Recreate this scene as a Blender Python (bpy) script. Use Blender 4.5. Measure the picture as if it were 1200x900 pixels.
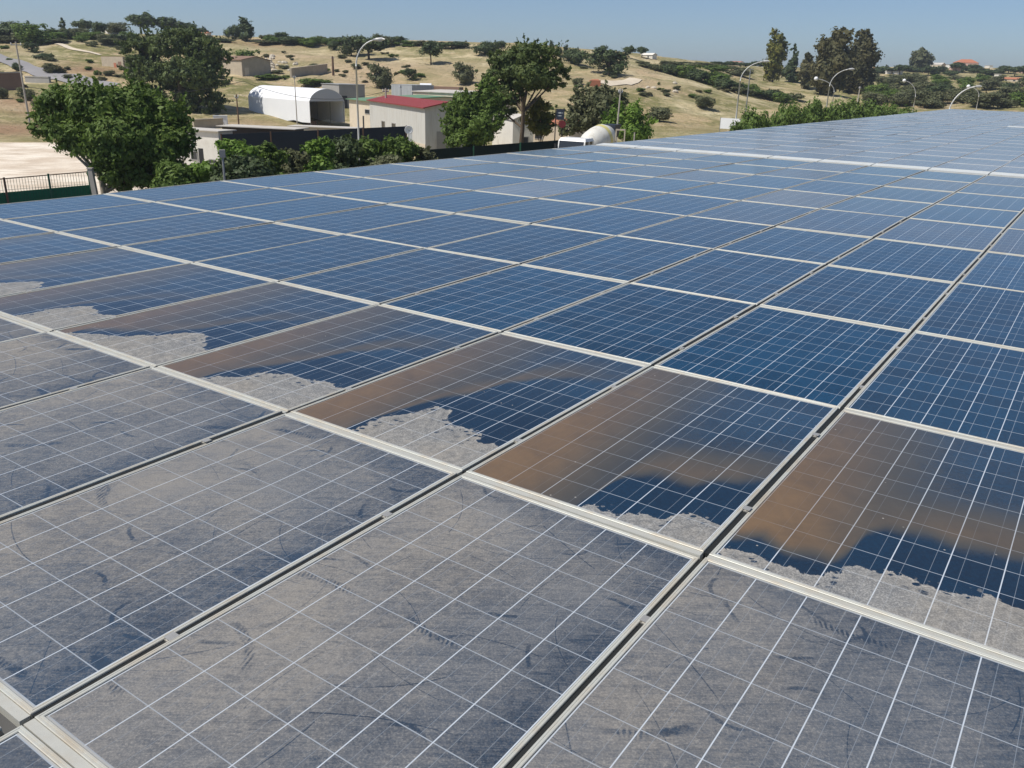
import bpy, math, random
import numpy as np
from mathutils import Vector, Matrix
R = math.radians
for o in list(bpy.data.objects): bpy.data.objects.remove(o)
sc = bpy.context.scene
C = sc.collection
rnd = random.Random(7)

# ------------------------------------------------------------------ camera
HC = 6.80                                   # eye height above the ground
FPX = 992.58                                # focal length in pixels of the 1200 px wide photograph
PITCH, ROLL = 0.35089, 0.02650
cp, sp = math.cos(PITCH), math.sin(PITCH)
fw = np.array([0, cp, -sp]); _u = np.array([0, sp, cp]); _r = np.array([1., 0, 0])
cr, sr = math.cos(ROLL), math.sin(ROLL)
rt = cr * _r + sr * _u; up = -sr * _r + cr * _u
CAM = np.array([0, 0, HC])
cam = bpy.data.cameras.new('camera'); co = bpy.data.objects.new('camera', cam); C.objects.link(co)
M = Matrix.Identity(4)
for k in range(3):
    M[k][0], M[k][1], M[k][2], M[k][3] = rt[k], up[k], -fw[k], CAM[k]
co.matrix_world = M
cam.sensor_fit = 'HORIZONTAL'; cam.sensor_width = 36; cam.lens = 36 * FPX / 1200
cam.clip_start = 0.05; cam.clip_end = 8000
sc.camera = co

# ------------------------------------------------------------------ light
SUN_EL = R(56)
SUN_D = Vector((-0.93, -0.37, 0)).normalized()       # horizontal direction towards the sun
w = bpy.data.worlds.new('World'); sc.world = w; w.use_nodes = True
nt = w.node_tree; nt.nodes.clear()
sky = nt.nodes.new('ShaderNodeTexSky'); sky.sky_type = 'NISHITA'; sky.sun_disc = False
sky.sun_elevation = SUN_EL; sky.sun_rotation = math.atan2(SUN_D.x, SUN_D.y)
sky.altitude = 50; sky.air_density = 0.7; sky.dust_density = 0.8; sky.ozone_density = 4.5
bg = nt.nodes.new('ShaderNodeBackground'); bg.inputs[1].default_value = 0.095
wo = nt.nodes.new('ShaderNodeOutputWorld')
nt.links.new(sky.outputs[0], bg.inputs[0]); nt.links.new(bg.outputs[0], wo.inputs[0])
sl = bpy.data.lights.new('sun', 'SUN'); sl.energy = 4.2; sl.angle = R(0.53); sl.color = (1, .95, .87)
so = bpy.data.objects.new('sun', sl); C.objects.link(so)
sd = Vector((SUN_D.x * math.cos(SUN_EL), SUN_D.y * math.cos(SUN_EL), math.sin(SUN_EL)))
so.rotation_euler = sd.to_track_quat('Z', 'Y').to_euler(); so.location = (0, 0, 60)
vs = sc.view_settings; vs.view_transform = 'Standard'; vs.look = 'None'; vs.gamma = 1; vs.use_curve_mapping = False
vs.exposure = 0.14
sc.cycles.max_bounces = 6; sc.cycles.transparent_max_bounces = 6

# ------------------------------------------------------------------ helpers: scene tree
def tag(o, label=None, cat=None, group=None, kind=None):
    if label: o['label'] = label
    if cat: o['category'] = cat
    if group: o['group'] = group
    if kind: o['kind'] = kind
    return o
def empty(name, loc, rz=0, **k):
    o = bpy.data.objects.new(name, None); C.objects.link(o); o.location = loc; o.rotation_euler = (0, 0, rz)
    o.empty_display_size = .2
    return tag(o, **k)
def link(name, me, parent=None, loc=None):
    o = bpy.data.objects.new(name, me); C.objects.link(o)
    if parent: o.parent = parent
    if loc is not None: o.location = loc
    return o
def copy_tree(o, parent=None):
    c = o.copy(); C.objects.link(c); c.parent = parent
    for ch in o.children: copy_tree(ch, c)
    return c

class MB:
    """collects shapes; build() links them as one mesh"""
    def __init__(s): s.v = []; s.f = []; s.mi = []
    def poly(s, pts, faces, mi=0):
        n = len(s.v); s.v += [tuple(map(float, p)) for p in pts]; s.f += [tuple(n + k for k in f) for f in faces]; s.mi += [mi] * len(faces); return s
    def box(s, x0, x1, y0, y1, z0, z1, mi=0):
        return s.poly([(x0,y0,z0),(x1,y0,z0),(x1,y1,z0),(x0,y1,z0),(x0,y0,z1),(x1,y0,z1),(x1,y1,z1),(x0,y1,z1)],
                      [(0,3,2,1),(4,5,6,7),(0,1,5,4),(1,2,6,5),(2,3,7,6),(3,0,4,7)], mi)
    def hexa(s, b, t, mi=0):   # bottom 4 pts, top 4 pts (both counter-clockwise from above)
        return s.poly(list(b) + list(t), [(0,3,2,1),(4,5,6,7),(0,1,5,4),(1,2,6,5),(2,3,7,6),(3,0,4,7)], mi)
    def tube(s, pts, rad, n=8, mi=0, cap=True):
        pts = [Vector(p) for p in pts]
        if not hasattr(rad, '__len__'): rad = [rad] * len(pts)
        n0 = len(s.v); ref = None
        for k, p in enumerate(pts):
            d = (pts[min(k+1, len(pts)-1)] - pts[max(k-1, 0)]).normalized()
            if ref is None: ref = Vector((1,0,0)) if abs(d.x) < .8 else Vector((0,1,0))
            a = d.cross(ref).normalized(); b = d.cross(a).normalized(); ref = -(b.cross(d)) if False else ref
            for q in range(n):
                t = 2*math.pi*q/n
                s.v.append(tuple(p + a*math.cos(t)*rad[k] + b*math.sin(t)*rad[k]))
        for k in range(len(pts)-1):
            for q in range(n):
                s.f.append((n0+k*n+q, n0+k*n+(q+1)%n, n0+(k+1)*n+(q+1)%n, n0+(k+1)*n+q)); s.mi.append(mi)
        if cap:
            s.f.append(tuple(n0+q for q in range(n))); s.mi.append(mi)
            s.f.append(tuple(n0+(len(pts)-1)*n+q for q in reversed(range(n)))); s.mi.append(mi)
        return s
    def ball(s, c, r, n=12, m=8, mi=0, sc=(1,1,1)):
        n0 = len(s.v)
        for k in range(m+1):
            ph = math.pi*k/m
            for q in range(n):
                t = 2*math.pi*q/n
                s.v.append((c[0]+r*sc[0]*math.sin(ph)*math.cos(t), c[1]+r*sc[1]*math.sin(ph)*math.sin(t), c[2]+r*sc[2]*math.cos(ph)))
        for k in range(m):
            for q in range(n):
                s.f.append((n0+k*n+q, n0+(k+1)*n+q, n0+(k+1)*n+(q+1)%n, n0+k*n+(q+1)%n)); s.mi.append(mi)
        return s
    def mesh(s, name, mats, smooth=False):
        me = bpy.data.meshes.new(name); me.from_pydata(s.v, [], s.f); me.validate()
        for m in (mats if isinstance(mats, (list, tuple)) else [mats]): me.materials.append(m)
        if len(me.materials) > 1:
            for p, k in zip(me.polygons, s.mi): p.material_index = k
        if smooth:
            for p in me.polygons: p.use_smooth = True
        return me
    def build(s, name, mats, parent=None, smooth=False, loc=None):
        return link(name, s.mesh(name, mats, smooth), parent, loc)

# ------------------------------------------------------------------ helpers: nodes
class G:
    def __init__(s, name):
        s.m = bpy.data.materials.new(name); s.m.use_nodes = True; s.t = s.m.node_tree
        s.t.nodes.clear(); s.out = s.t.nodes.new('ShaderNodeOutputMaterial')
        s.b = s.t.nodes.new('ShaderNodeBsdfPrincipled'); s.t.links.new(s.b.outputs[0], s.out.inputs[0])
    def put(s, sock, v):
        if hasattr(v, 'is_output') or isinstance(v, bpy.types.NodeSocket): s.t.links.new(v, sock)
        else: sock.default_value = v
    def math(s, op, a, b=None, c=None, clamp=False):
        n = s.t.nodes.new('ShaderNodeMath'); n.operation = op; n.use_clamp = clamp
        for k, v in enumerate((a, b, c)):
            if v is not None: s.put(n.inputs[k], v)
        return n.outputs[0]
    def add(s, a, b): return s.math('ADD', a, b)
    def sub(s, a, b): return s.math('SUBTRACT', a, b)
    def mul(s, a, b): return s.math('MULTIPLY', a, b)
    def mx(s, a, b): return s.math('MAXIMUM', a, b)
    def mn(s, a, b): return s.math('MINIMUM', a, b)
    def clamp(s, a): return s.math('ADD', a, 0, clamp=True)
    def ramp(s, x, lo, hi, a=0., b=1.):
        n = s.t.nodes.new('ShaderNodeMapRange'); n.interpolation_type = 'SMOOTHSTEP'
        s.put(n.inputs[0], x); n.inputs[1].default_value = lo; n.inputs[2].default_value = hi
        n.inputs[3].default_value = a; n.inputs[4].default_value = b
        return n.outputs[0]
    def noise(s, vec, scale, detail=3, rough=.55, dist=0., col=False):
        n = s.t.nodes.new('ShaderNodeTexNoise'); s.put(n.inputs['Vector'], vec)
        n.inputs['Scale'].default_value = scale; n.inputs['Detail'].default_value = detail
        n.inputs['Roughness'].default_value = rough; n.inputs['Distortion'].default_value = dist
        return n.outputs['Color' if col else 'Fac']
    def voro(s, vec, scale, out='Distance'):
        n = s.t.nodes.new('ShaderNodeTexVoronoi'); s.put(n.inputs['Vector'], vec); n.inputs['Scale'].default_value = scale
        return n.outputs[out]
    def map(s, vec, sc=(1,1,1), rot=(0,0,0), loc=(0,0,0)):
        n = s.t.nodes.new('ShaderNodeMapping'); s.put(n.inputs[0], vec)
        n.inputs[1].default_value = loc; n.inputs[2].default_value = rot; n.inputs[3].default_value = sc
        return n.outputs[0]
    def mix(s, f, a, b):
        n = s.t.nodes.new('ShaderNodeMix'); n.data_type = 'RGBA'
        s.put(n.inputs[0], f)
        for k, v in ((6, a), (7, b)):
            s.put(n.inputs[k], (*v, 1) if isinstance(v, tuple) and len(v) == 3 else v)
        return n.outputs[2]
    def comb(s, x, y, z):
        n = s.t.nodes.new('ShaderNodeCombineXYZ')
        for k, v in enumerate((x, y, z)): s.put(n.inputs[k], v)
        return n.outputs[0]
    def sep(s, v):
        n = s.t.nodes.new('ShaderNodeSeparateXYZ'); s.put(n.inputs[0], v); return n.outputs
    def objco(s): return s.t.nodes.new('ShaderNodeTexCoord').outputs['Object']
    def world(s): return s.t.nodes.new('ShaderNodeNewGeometry').outputs['Position']
    def rand(s): return s.t.nodes.new('ShaderNodeObjectInfo').outputs['Random']
    def attr(s, name, typ='GEOMETRY'):
        n = s.t.nodes.new('ShaderNodeAttribute'); n.attribute_type = typ; n.attribute_name = name; return n.outputs['Fac']
    def strokes(s, P, scale, L, w, share, base=0., swing=3.1, bend=2., loc=(0,0,0), edge=None):
        """short curved wipe marks of random direction: 1 on a mark, 0 elsewhere"""
        Q = s.map(P, (1,1,0), (0,0,0), loc)
        n = s.t.nodes.new('ShaderNodeTexVoronoi'); n.voronoi_dimensions = '2D'; s.put(n.inputs['Vector'], Q); n.inputs['Scale'].default_value = scale
        d = s.t.nodes.new('ShaderNodeVectorMath'); d.operation = 'SUBTRACT'; s.put(d.inputs[0], Q); s.put(d.inputs[1], n.outputs['Position'])
        e = s.sep(d.outputs[0]); c = s.sep(n.outputs['Color'])
        a = s.add(s.mul(s.sub(c[0], .5), swing), base); ca = s.math('COSINE', a); sa = s.math('SINE', a)
        u = s.add(s.mul(e[0], ca), s.mul(e[1], sa)); v = s.sub(s.mul(e[1], ca), s.mul(e[0], sa))
        v = s.add(v, s.mul(s.mul(u, u), s.mul(s.sub(c[1], .5), bend/L)))
        if edge is not None: v = s.add(v, s.mul(s.sub(edge, .5), w*1.6))
        k = s.mul(s.ramp(s.math('ABSOLUTE', v), w*.35, w, 1, 0), s.ramp(s.math('ABSOLUTE', u), L*.5, L, 1, 0))
        return s.mul(k, s.ramp(c[2], share, share+.02, 1, 0))
    def white(s, vec):
        n = s.t.nodes.new('ShaderNodeTexWhiteNoise'); n.noise_dimensions = '3D'; s.put(n.inputs['Vector'], vec); return n.outputs['Value']
    def bump(s, h, strength=.3, dist=.02):
        n = s.t.nodes.new('ShaderNodeBump'); n.inputs['Strength'].default_value = strength; n.inputs['Distance'].default_value = dist
        s.put(n.inputs['Height'], h); s.t.links.new(n.outputs[0], s.b.inputs['Normal'])
    def fin(s, col, rough=.6, spec=.4, metal=0.):
        s.put(s.b.inputs['Base Color'], (*col, 1) if isinstance(col, tuple) and len(col) == 3 else col)
        s.put(s.b.inputs['Roughness'], rough); s.put(s.b.inputs['Specular IOR Level'], spec); s.put(s.b.inputs['Metallic'], metal)
        return s.m

def plain(name, col, rough=.7, var=.25, scale=1.5, spec=.3, metal=0., dirt=None, bump=0):
    g = G(name); p = g.objco()
    n = g.noise(p, scale, 5, .6); n2 = g.noise(p, scale*9, 3, .6)
    k = g.add(g.mul(g.sub(n, .5), 2*var), g.mul(g.sub(n2, .5), var)); k = g.add(k, 1)
    v = g.t.nodes.new('ShaderNodeVectorMath'); v.operation = 'SCALE'; v.inputs[0].default_value = col; g.put(v.inputs['Scale'], k)
    c = v.outputs[0]
    if dirt: c = g.mix(g.ramp(g.noise(p, scale*.7, 6, .7), .5, .72, 0, .6), c, dirt)
    if bump: g.bump(n2, bump, .03)
    return g.fin(c, rough, spec, metal)

def corrugated(name, col, pitch, axis='x', rough=.55, dirt=(.25,.22,.18), metal=0.):
    g = G(name); p = g.objco(); x = g.sep(p)[0 if axis == 'x' else 1 if axis == 'y' else 2]
    h = g.math('SINE', g.mul(x, 2*math.pi/pitch)); g.bump(h, .6, pitch*.18)
    c = g.mix(g.ramp(g.noise(g.map(p, (3,3,.4)), 1.2, 5, .65), .42, .75, 0, .55), col, dirt)
    return g.fin(c, rough, .35, metal)

# ------------------------------------------------------------------ terrain
TAB = np.array([  # azimuth deg, foot of slope, ridge distance, ridge elevation (slope seen from the eye)
 [-180,200,300,.000],[-60,105,240,.020],[-30,98,230,.0265],[-24,100,230,.0285],[-16,106,235,.030],[-10,110,230,.031],[-4,104,225,.032],
 [0,100,225,.0325],[4,98,230,.028],[7,97,240,.0245],[10.5,98,265,.019],[13,102,300,.0150],[16,108,380,.0135],[20,110,480,.016],[29,115,560,.0175],[60,120,600,.012],[180,200,300,.000]])
def terrain(x, y):
    x = np.asarray(x, float); y = np.asarray(y, float)
    r = np.hypot(x, y); az = np.degrees(np.arctan2(x, y))
    r0 = np.interp(az, TAB[:,0], TAB[:,1]); r1 = np.interp(az, TAB[:,0], TAB[:,2]); e = np.interp(az, TAB[:,0], TAB[:,3])
    z1 = HC + r1*e
    t = np.clip((r-r0)/(r1-r0), 0, 1)
    z = z1*(.62*t + .38*t*t*(3-2*t))
    b = np.clip((r-r0)/40, 0, 1)*np.clip((r1*1.05-r)/(r1*.25), 0.12, 1)
    n = (np.sin(x*.11+1)*np.cos(y*.09+.5)*.55 + np.sin(x*.23+y*.31)*.28 + np.sin(x*.53-y*.41+2)*.15 + np.sin(x*.9+y*1.1)*.07)
    return z + n*b*.9 + np.where(az < 0, 1, .5)*b*.25*np.tanh(4*np.sin(y*.16+x*.03))
def ray(px, py):
    return fw + rt*(px-600)/FPX - up*(py-450)/FPX
def at(px, py, D):            # world point seen at photo pixel (px, py), D metres ahead
    return CAM + ray(px, py)*D
def ground(px, py, lo=30, hi=900):
    d = ray(px, py); D = lo
    while D < hi:
        p = CAM + d*D
        if p[2] <= float(terrain(p[0], p[1])): break
        D *= 1.006
    p = CAM + d*D; return np.array([p[0], p[1], float(terrain(p[0], p[1]))]), D
def foot(px, D, py=100):
    p = at(px, py, D); return np.array([p[0], p[1], float(terrain(p[0], p[1]))])
def zat(px, py, D): return float(at(px, py, D)[2])

def mk_terrain():
    az = np.concatenate([np.linspace(-180,-40,36)[:-1], np.linspace(-40,40,321)[:-1], np.linspace(40,180,36)[:-1]])
    rr = np.concatenate([[.01,8,16,26,36], np.geomspace(44, 700, 210), np.geomspace(740, 6000, 24)])
    A, RR = np.meshgrid(np.radians(az), rr); X = RR*np.sin(A); Y = RR*np.cos(A); Z = terrain(X, Y)
    n, m = len(rr), len(az)
    v = np.stack([X, Y, Z], -1).reshape(-1, 3)
    i, j = np.meshgrid(np.arange(n-1), np.arange(m), indexing='ij'); j2 = (j+1) % m
    f = np.stack([i*m+j, i*m+j2, (i+1)*m+j2, (i+1)*m+j], -1).reshape(-1, 4)[:, ::-1]
    me = bpy.data.meshes.new('ground'); me.from_pydata(v.tolist(), [], f.tolist())
    me.polygons.foreach_set('use_smooth', [True]*len(f))
    def blobs(L):
        out = np.zeros(len(v))
        for px, py, sx, sy, s in L:
            p, D = ground(px, py)
            az0 = math.atan2(p[0], p[1]); r0 = math.hypot(p[0], p[1])
            q, D2 = ground(px, py+sy)
            dr = max(6, abs(r0 - math.hypot(q[0], q[1]))); da = sx/FPX
            a = np.arctan2(v[:,0], v[:,1]); r = np.hypot(v[:,0], v[:,1])
            out = np.maximum(out, s*np.exp(-((a-az0)/da)**2 - ((r-r0)/dr)**2))
        return out
    def setattr_(name, val):
        a = me.attributes.new(name, 'FLOAT', 'POINT'); a.data.foreach_set('value', val)
    setattr_('sand', blobs([(355,66,60,8,1),(430,92,60,14,1),(480,78,40,12,.9),(520,80,50,10,.8),(545,100,60,12,.7),(395,85,30,10,1),(330,58,30,6,.5),(300,76,30,6,.8),(52,52,6,10,.8),(10,58,14,4,.7),(640,95,25,18,.7),(735,98,60,6,1),(620,62,60,4,.5),(760,84,30,5,.6)]))
    setattr_('red', blobs([(110,84,34,8,1),(20,118,40,10,1),(40,130,30,8,.8),(330,52,50,4,1),(420,95,25,9,.6),(8,152,45,6,1.1),(1050,118,20,4,.7),(1095,120,30,4,.9),(280,146,60,5,.6),(800,150,40,6,.3)]))
    setattr_('green', blobs([(80,60,40,5,.9),(110,68,50,4,.8),(70,45,60,4,.8),(375,78,40,4,.8),(460,100,40,4,.5),(290,100,30,8,.8),(750,118,30,6,.9),(840,120,40,8,.6),(700,135,50,15,.5),(950,95,60,12,.6),(1100,100,150,20,.75),(1000,80,200,6,.9),(870,90,40,14,.6),(340,82,50,4,.7)]))
    g = G('dry_hillside'); P = g.world()
    n1 = g.noise(P, .045, 8, .65); n2 = g.noise(P, .35, 6, .7); n3 = g.noise(P, 2.2, 4, .7); n4 = g.noise(g.map(P, (1,1,1), loc=(70,30,0)), .09, 6, .6)
    straw = g.mix(g.ramp(n2, .35, .65), (.45,.375,.215), (.70,.595,.38))
    soil = g.mix(g.ramp(n3, .3, .7), (.43,.31,.175), (.62,.49,.30))
    c = g.mix(g.ramp(n1, .44, .58), straw, soil)
    scrub = g.mix(n3, (.13,.13,.045), (.29,.27,.11))
    gr = g.clamp(g.add(g.mul(g.attr('green'), .8), g.mul(g.ramp(n4, .37, .54), .85)))
    c = g.mix(g.mul(gr, g.ramp(n2, .36, .54)), c, scrub)
    rd = g.mix(n3, (.26,.15,.09), (.37,.24,.15)); c = g.mix(g.mul(g.clamp(g.attr('red')), .85), c, rd)
    sa = g.mix(n2, (.40,.29,.17), (.56,.45,.30)); c = g.mix(g.clamp(g.mul(g.attr('sand'), g.add(n2, .45))), c, sa)
    band = g.noise(g.map(P, (.35, 1.6, 1.6), (0,0,R(12))), .5, 7, .75, .4); c = g.mix(g.ramp(band, .52, .64, 0, .6), c, (.22,.19,.095)); c = g.mix(g.ramp(band, .44, .34, 0, .5), c, (.52,.46,.33))
    c = g.mix(g.mul(g.ramp(g.noise(P, .9, 6, .8), .64, .72), .8), c, (.60,.54,.42))
    c = g.mix(g.mul(g.ramp(g.noise(P, 1.1, 5, .75, .5), .56, .66), .75), c, (.11,.12,.055))
    me.materials.append(g.fin(c, .95, .1)); g.bump(g.add(n2, g.mul(n3, .6)), .9, .6)
    tag(link('ground', me), kind='structure')
mk_terrain()

def drape(name, pts, width, mat, lift, kind='structure', taper=None):
    """a strip laid over the terrain along ground points"""
    P = [np.array(p, float) for p in pts]; fine = []
    for a, b in zip(P[:-1], P[1:]):
        n = max(2, int(np.linalg.norm(b-a)/2.0))
        fine += [a+(b-a)*k/n for k in range(n)]
    fine.append(P[-1]); mb = MB(); vv = []; K = 5
    for k, p in enumerate(fine):
        d = fine[min(k+1, len(fine)-1)]-fine[max(k-1, 0)]; d = d[:2]/(np.linalg.norm(d[:2])+1e-9); nn = np.array([-d[1], d[0]])
        wd = width*(1+.25*math.sin(k*.7)*(taper or 0))
        for q in range(K):
            s = p[:2]+nn*wd*(q/(K-1)-.5); vv.append((s[0], s[1], float(terrain(s[0], s[1]))+lift))
    mb.poly(vv, [(k*K+q, k*K+q+1, (k+1)*K+q+1, (k+1)*K+q) for k in range(len(fine)-1) for q in range(K-1)])
    return tag(mb.build(name, mat, smooth=True), kind=kind)

m_road = plain('grey_road', (.27,.26,.26), .9, .12, .3)
m_path = plain('pale_limestone_path', (.60,.52,.40), .95, .2, .5)
drape('road', [ground(*q)[0] for q in [(-60,57),(-10,66),(22,77),(50,86),(90,96),(130,103)]], 3.2, m_road, .14)
drape('dirt_path', [ground(*q)[0] for q in [(66,52),(82,57),(94,60),(118,65)]], .8, m_path, .12, taper=1)
drape('dirt_path', [ground(*q)[0] for q in [(706,99),(722,97),(745,93)]], 3.2, m_path, .12, taper=1)
drape('dirt_path', [ground(*q)[0] for q in [(1018,102),(1034,105)]], 3, m_path, .15, taper=1)
# the pale yard beyond the fence
def yard():
    g = G('pale_yard'); P = g.world()
    n = g.noise(P, .25, 6, .65); n2 = g.noise(g.map(P, (.25,2,1), (0,0,.5)), 1.2, 5, .7)
    c = g.mix(g.ramp(n, .35, .65), (.80,.72,.60), (.58,.48,.37)); c = g.mix(g.ramp(n2, .50, .68, 0, .75), c, (.38,.30,.22)); c = g.mix(g.ramp(g.noise(P, 2.5, 6, .8), .60, .68, 0, .8), c, (.25,.21,.14))
    m = g.fin(c, .95, .1); g.bump(n2, .4, .1)
    a, b, c_, d = at(-200,160,70), at(165,154,78), at(190,215,44), at(-200,235,36)
    mb = MB(); mb.poly([(p[0], p[1], .012) for p in (a, d, c_, b)], [(0,1,2,3)])
    tag(mb.build('yard', m), kind='structure')
yard()
tag(MB().poly([(-60,-30,.006),(70,-30,.006),(90,64,.006),(-12,42,.006),(-60,30,.006)], [(0,1,2,3,4)]).build('asphalt_yard', plain('worn_asphalt', (.10,.098,.092), .9, .3, .4)), kind='structure')

# ------------------------------------------------------------------ solar roof
PA, PB = 1.01, 1.68006
YAW, X0, Y0, HR = -0.598643, -0.171003, 3.002214, 1.466661
A_ = np.array([math.cos(YAW), math.sin(YAW), 0]); B_ = np.array([-math.sin(YAW), math.cos(YAW), 0])
ZR = HC - HR
DZ = {-2:0,-1:-.0008,0:-.0015,1:-.0084,2:-.0050,3:.0073,4:.0078,5:.0129,6:.0033,7:.0003,8:-.0053,9:-.0105}
ORG = np.array([X0, Y0, ZR])
def roofp(u, yb, z=0): return ORG + A_*u + B_*yb + np.array([0,0,z])     # u, yb in metres along the roof
PW, PL = .990, 1.650
GAPJ = 9*PB; FL1 = .583; FL2 = .40; NROW2 = 28
def row_y(row): return row*PB if row < 9 else row*PB + FL1 + (FL2 if row >= 22 else 0)

m_alu = None
def mk_alu():
    g = G('anodised_frame'); P = g.world()
    n = g.noise(P, 9, 5, .6); n2 = g.noise(P, 90, 2, .5)
    c = g.mix(g.ramp(n, .42, .68, 0, .8), (.53,.54,.49), (.52,.46,.36)); c = g.mix(g.mul(n2, .3), c, (.34,.32,.28)); c = g.mix(g.ramp(g.noise(P, 2.3, 6, .7), .55, .7, 0, .6), c, (.42,.36,.27))
    return g.fin(c, .5, .5, .15)
m_alu = mk_alu()
m_strip = plain('joint_strip', (.44,.44,.40), .6, .15, 6, .4, .1, dirt=(.45,.40,.32))
m_gapstrip = plain('dark_gap_strip', (.018,.02,.02), .7, .3, 20, .3)  # dark strip added to keep the gap black where sun lights frame sides
m_clamp = plain('clamp_metal', (.55,.53,.48), .45, .2, 20, .5, .6)

def mk_glass(kind):
    g = G(kind + '_panel_glass'); P = g.world(); O = g.objco(); s = g.sep(O); x, y = s[0], s[1]
    rnd_ = g.rand()
    pit = .1585
    cx = g.math('DIVIDE', g.sub(x, .0195), pit); cy = g.math('DIVIDE', g.sub(y, .0225), .1605)
    fx = g.math('FRACT', cx); fy = g.math('FRACT', cy)
    dx = g.mul(g.mn(fx, g.sub(1., fx)), pit); dy = g.mul(g.mn(fy, g.sub(1., fy)), pit)
    lb = g.ramp(dx, .0013, .0023, 1, 0); la = g.ramp(dy, .0011, .0023, .72, 0)
    b1 = g.math('ABSOLUTE', g.sub(g.math('ABSOLUTE', g.sub(fx, .5)), .235)); bus = g.ramp(g.mul(b1, pit), .0005, .0013, .42, 0)
    mar = g.mx(g.math('LESS_THAN', y, .0215), g.math('GREATER_THAN', y, 1.6285))
    wh = g.mx(g.mx(lb, la), g.mx(bus, mar))
    cell = g.comb(g.math('FLOOR', cx), g.math('FLOOR', cy), g.mul(rnd_, 97.))
    v = g.white(cell); grain = g.voro(g.map(O, (1,1,1)), 130, 'Color')
    gs = g.sep(grain)[0]
    k = g.add(g.mul(v, .35), g.add(g.mul(gs, .45), .45)); k = g.mul(k, g.add(.85, g.mul(rnd_, .3)))
    vm = g.t.nodes.new('ShaderNodeVectorMath'); vm.operation = 'SCALE'; vm.inputs[0].default_value = (.0022,.041,.092); g.put(vm.inputs['Scale'], k)
    base = g.mix(wh, vm.outputs[0], g.mix(mar, (.56,.62,.68), (.40,.41,.40)))
    # thin film of dust on every panel; far rows get sky reflection painted in
    film = g.attr('dust', 'OBJECT')
    f1 = g.noise(P, .9, 5, .6); f2 = g.noise(P, 60, 3, .6)
    filmc = g.mix(g.ramp(film, .36, .42), (.33,.30,.27), (.40,.42,.43))  # bluish second colour paints the grazing sky reflection of the far rows
    film = g.clamp(g.mul(film, g.add(g.mul(f1, 1.3), g.mul(f2, .5))))
    col = g.mix(film, base, filmc); rough = g.add(.09, g.mul(film, .22))
    rot = (0, 0, YAW + R(18))
    if kind in ('dusty',):
        big = g.noise(P, 1.3, 5, .6, .4); fine = g.noise(P, 170, 3, .8); mid = g.noise(P, 34, 5, .75); ed = g.noise(P, 22, 4, .7)
        along = g.noise(g.map(P, (2.6, 34, 1), rot), 1.9, 6, .75, 1.4); across = g.noise(g.map(P, (2.0, 42, 1), (0,0,YAW-R(70))), 1.6, 6, .75, 2.0)
        tread = g.ramp(g.math('SINE', g.add(g.mul(g.add(x, g.mul(y, .45)), 420), g.mul(mid, 9))), -.3, .4)
        st1 = g.strokes(P, 2.6, .14, .020, .34, YAW, 1.7, .6, (0,0,0), ed); st1 = g.mul(st1, g.sub(1., g.mul(tread, g.ramp(g.noise(P, 5, 2), .42, .55))))
        st2 = g.mul(g.strokes(P, 5.1, .07, .010, .30, YAW-.2, 2.2, 1.0, (3.3,1.7,0), ed), .8)
        sc1 = g.mul(g.strokes(P, 3.3, .26, .0026, .55, YAW+.9, 3.1, .6, (7.1,2.2,0), ed), .7); sc2 = g.mul(g.strokes(P, 4.4, .20, .0020, .5, YAW-.4, 3.1, .7, (1.3,9.2,0), ed), .6)
        lite = g.strokes(P, 2.9, .17, .0022, .35, YAW+.3, 3.1, 1.0, (5.5,5.2,0), ed)
        marks = g.mx(g.mul(g.mx(st1, st2), g.ramp(mid, .34, .56)), g.mx(sc1, sc2))
        smear = g.mul(g.ramp(g.noise(g.map(P, (2.5, 7.5, 1), (0,0,YAW-R(8))), 1.3, 5, .65, 1.4), .55, .66), g.ramp(mid, .35, .6))
        edge = g.mx(g.ramp(x, .78, .985), g.ramp(y, 1.42, 1.64, 0, .8))
        edge = g.mul(edge, g.ramp(g.noise(P, 3.5, 5, .65), .25, .6))
        left = g.ramp(g.add(x, g.mul(g.sub(big, .5), .5)), .10, .75, .16, 0)
        cov = g.add(g.add(.60, left), g.mul(g.sub(big, .5), 1.05)); cov = g.add(cov, g.mul(g.sub(fine, .5), 1.05)); cov = g.add(cov, g.mul(g.sub(mid, .5), .95))
        cov = g.add(cov, g.add(g.mul(g.sub(along, .5), .85), g.mul(g.sub(across, .5), .75)))
        cov = g.sub(cov, g.mul(marks, .60)); cov = g.sub(cov, g.mul(smear, .26)); cov = g.sub(cov, g.mul(edge, .34)); cov = g.add(cov, g.mul(lite, .25))
        cov = g.mul(g.clamp(cov), g.attr('cover', 'OBJECT')); cov = g.mx(g.mn(cov, .90), .10); cov = g.mul(cov, g.sub(1., g.mul(wh, .6)))
        dcol = g.mix(g.ramp(g.add(g.mul(g.noise(P, 1.6, 5, .65), .8), g.mul(left, .9)), .36, .66), (.182,.186,.192), (.262,.244,.218))
        dcol = g.mix(g.ramp(fine, .48, .74, 0, .5), dcol, (.38,.365,.335))
        base = g.mix(g.mul(.55, g.sub(1., wh)), base, (.030,.040,.060))
        col = g.mix(cov, base, dcol); rough = g.add(.22, g.mul(cov, .6))
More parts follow.
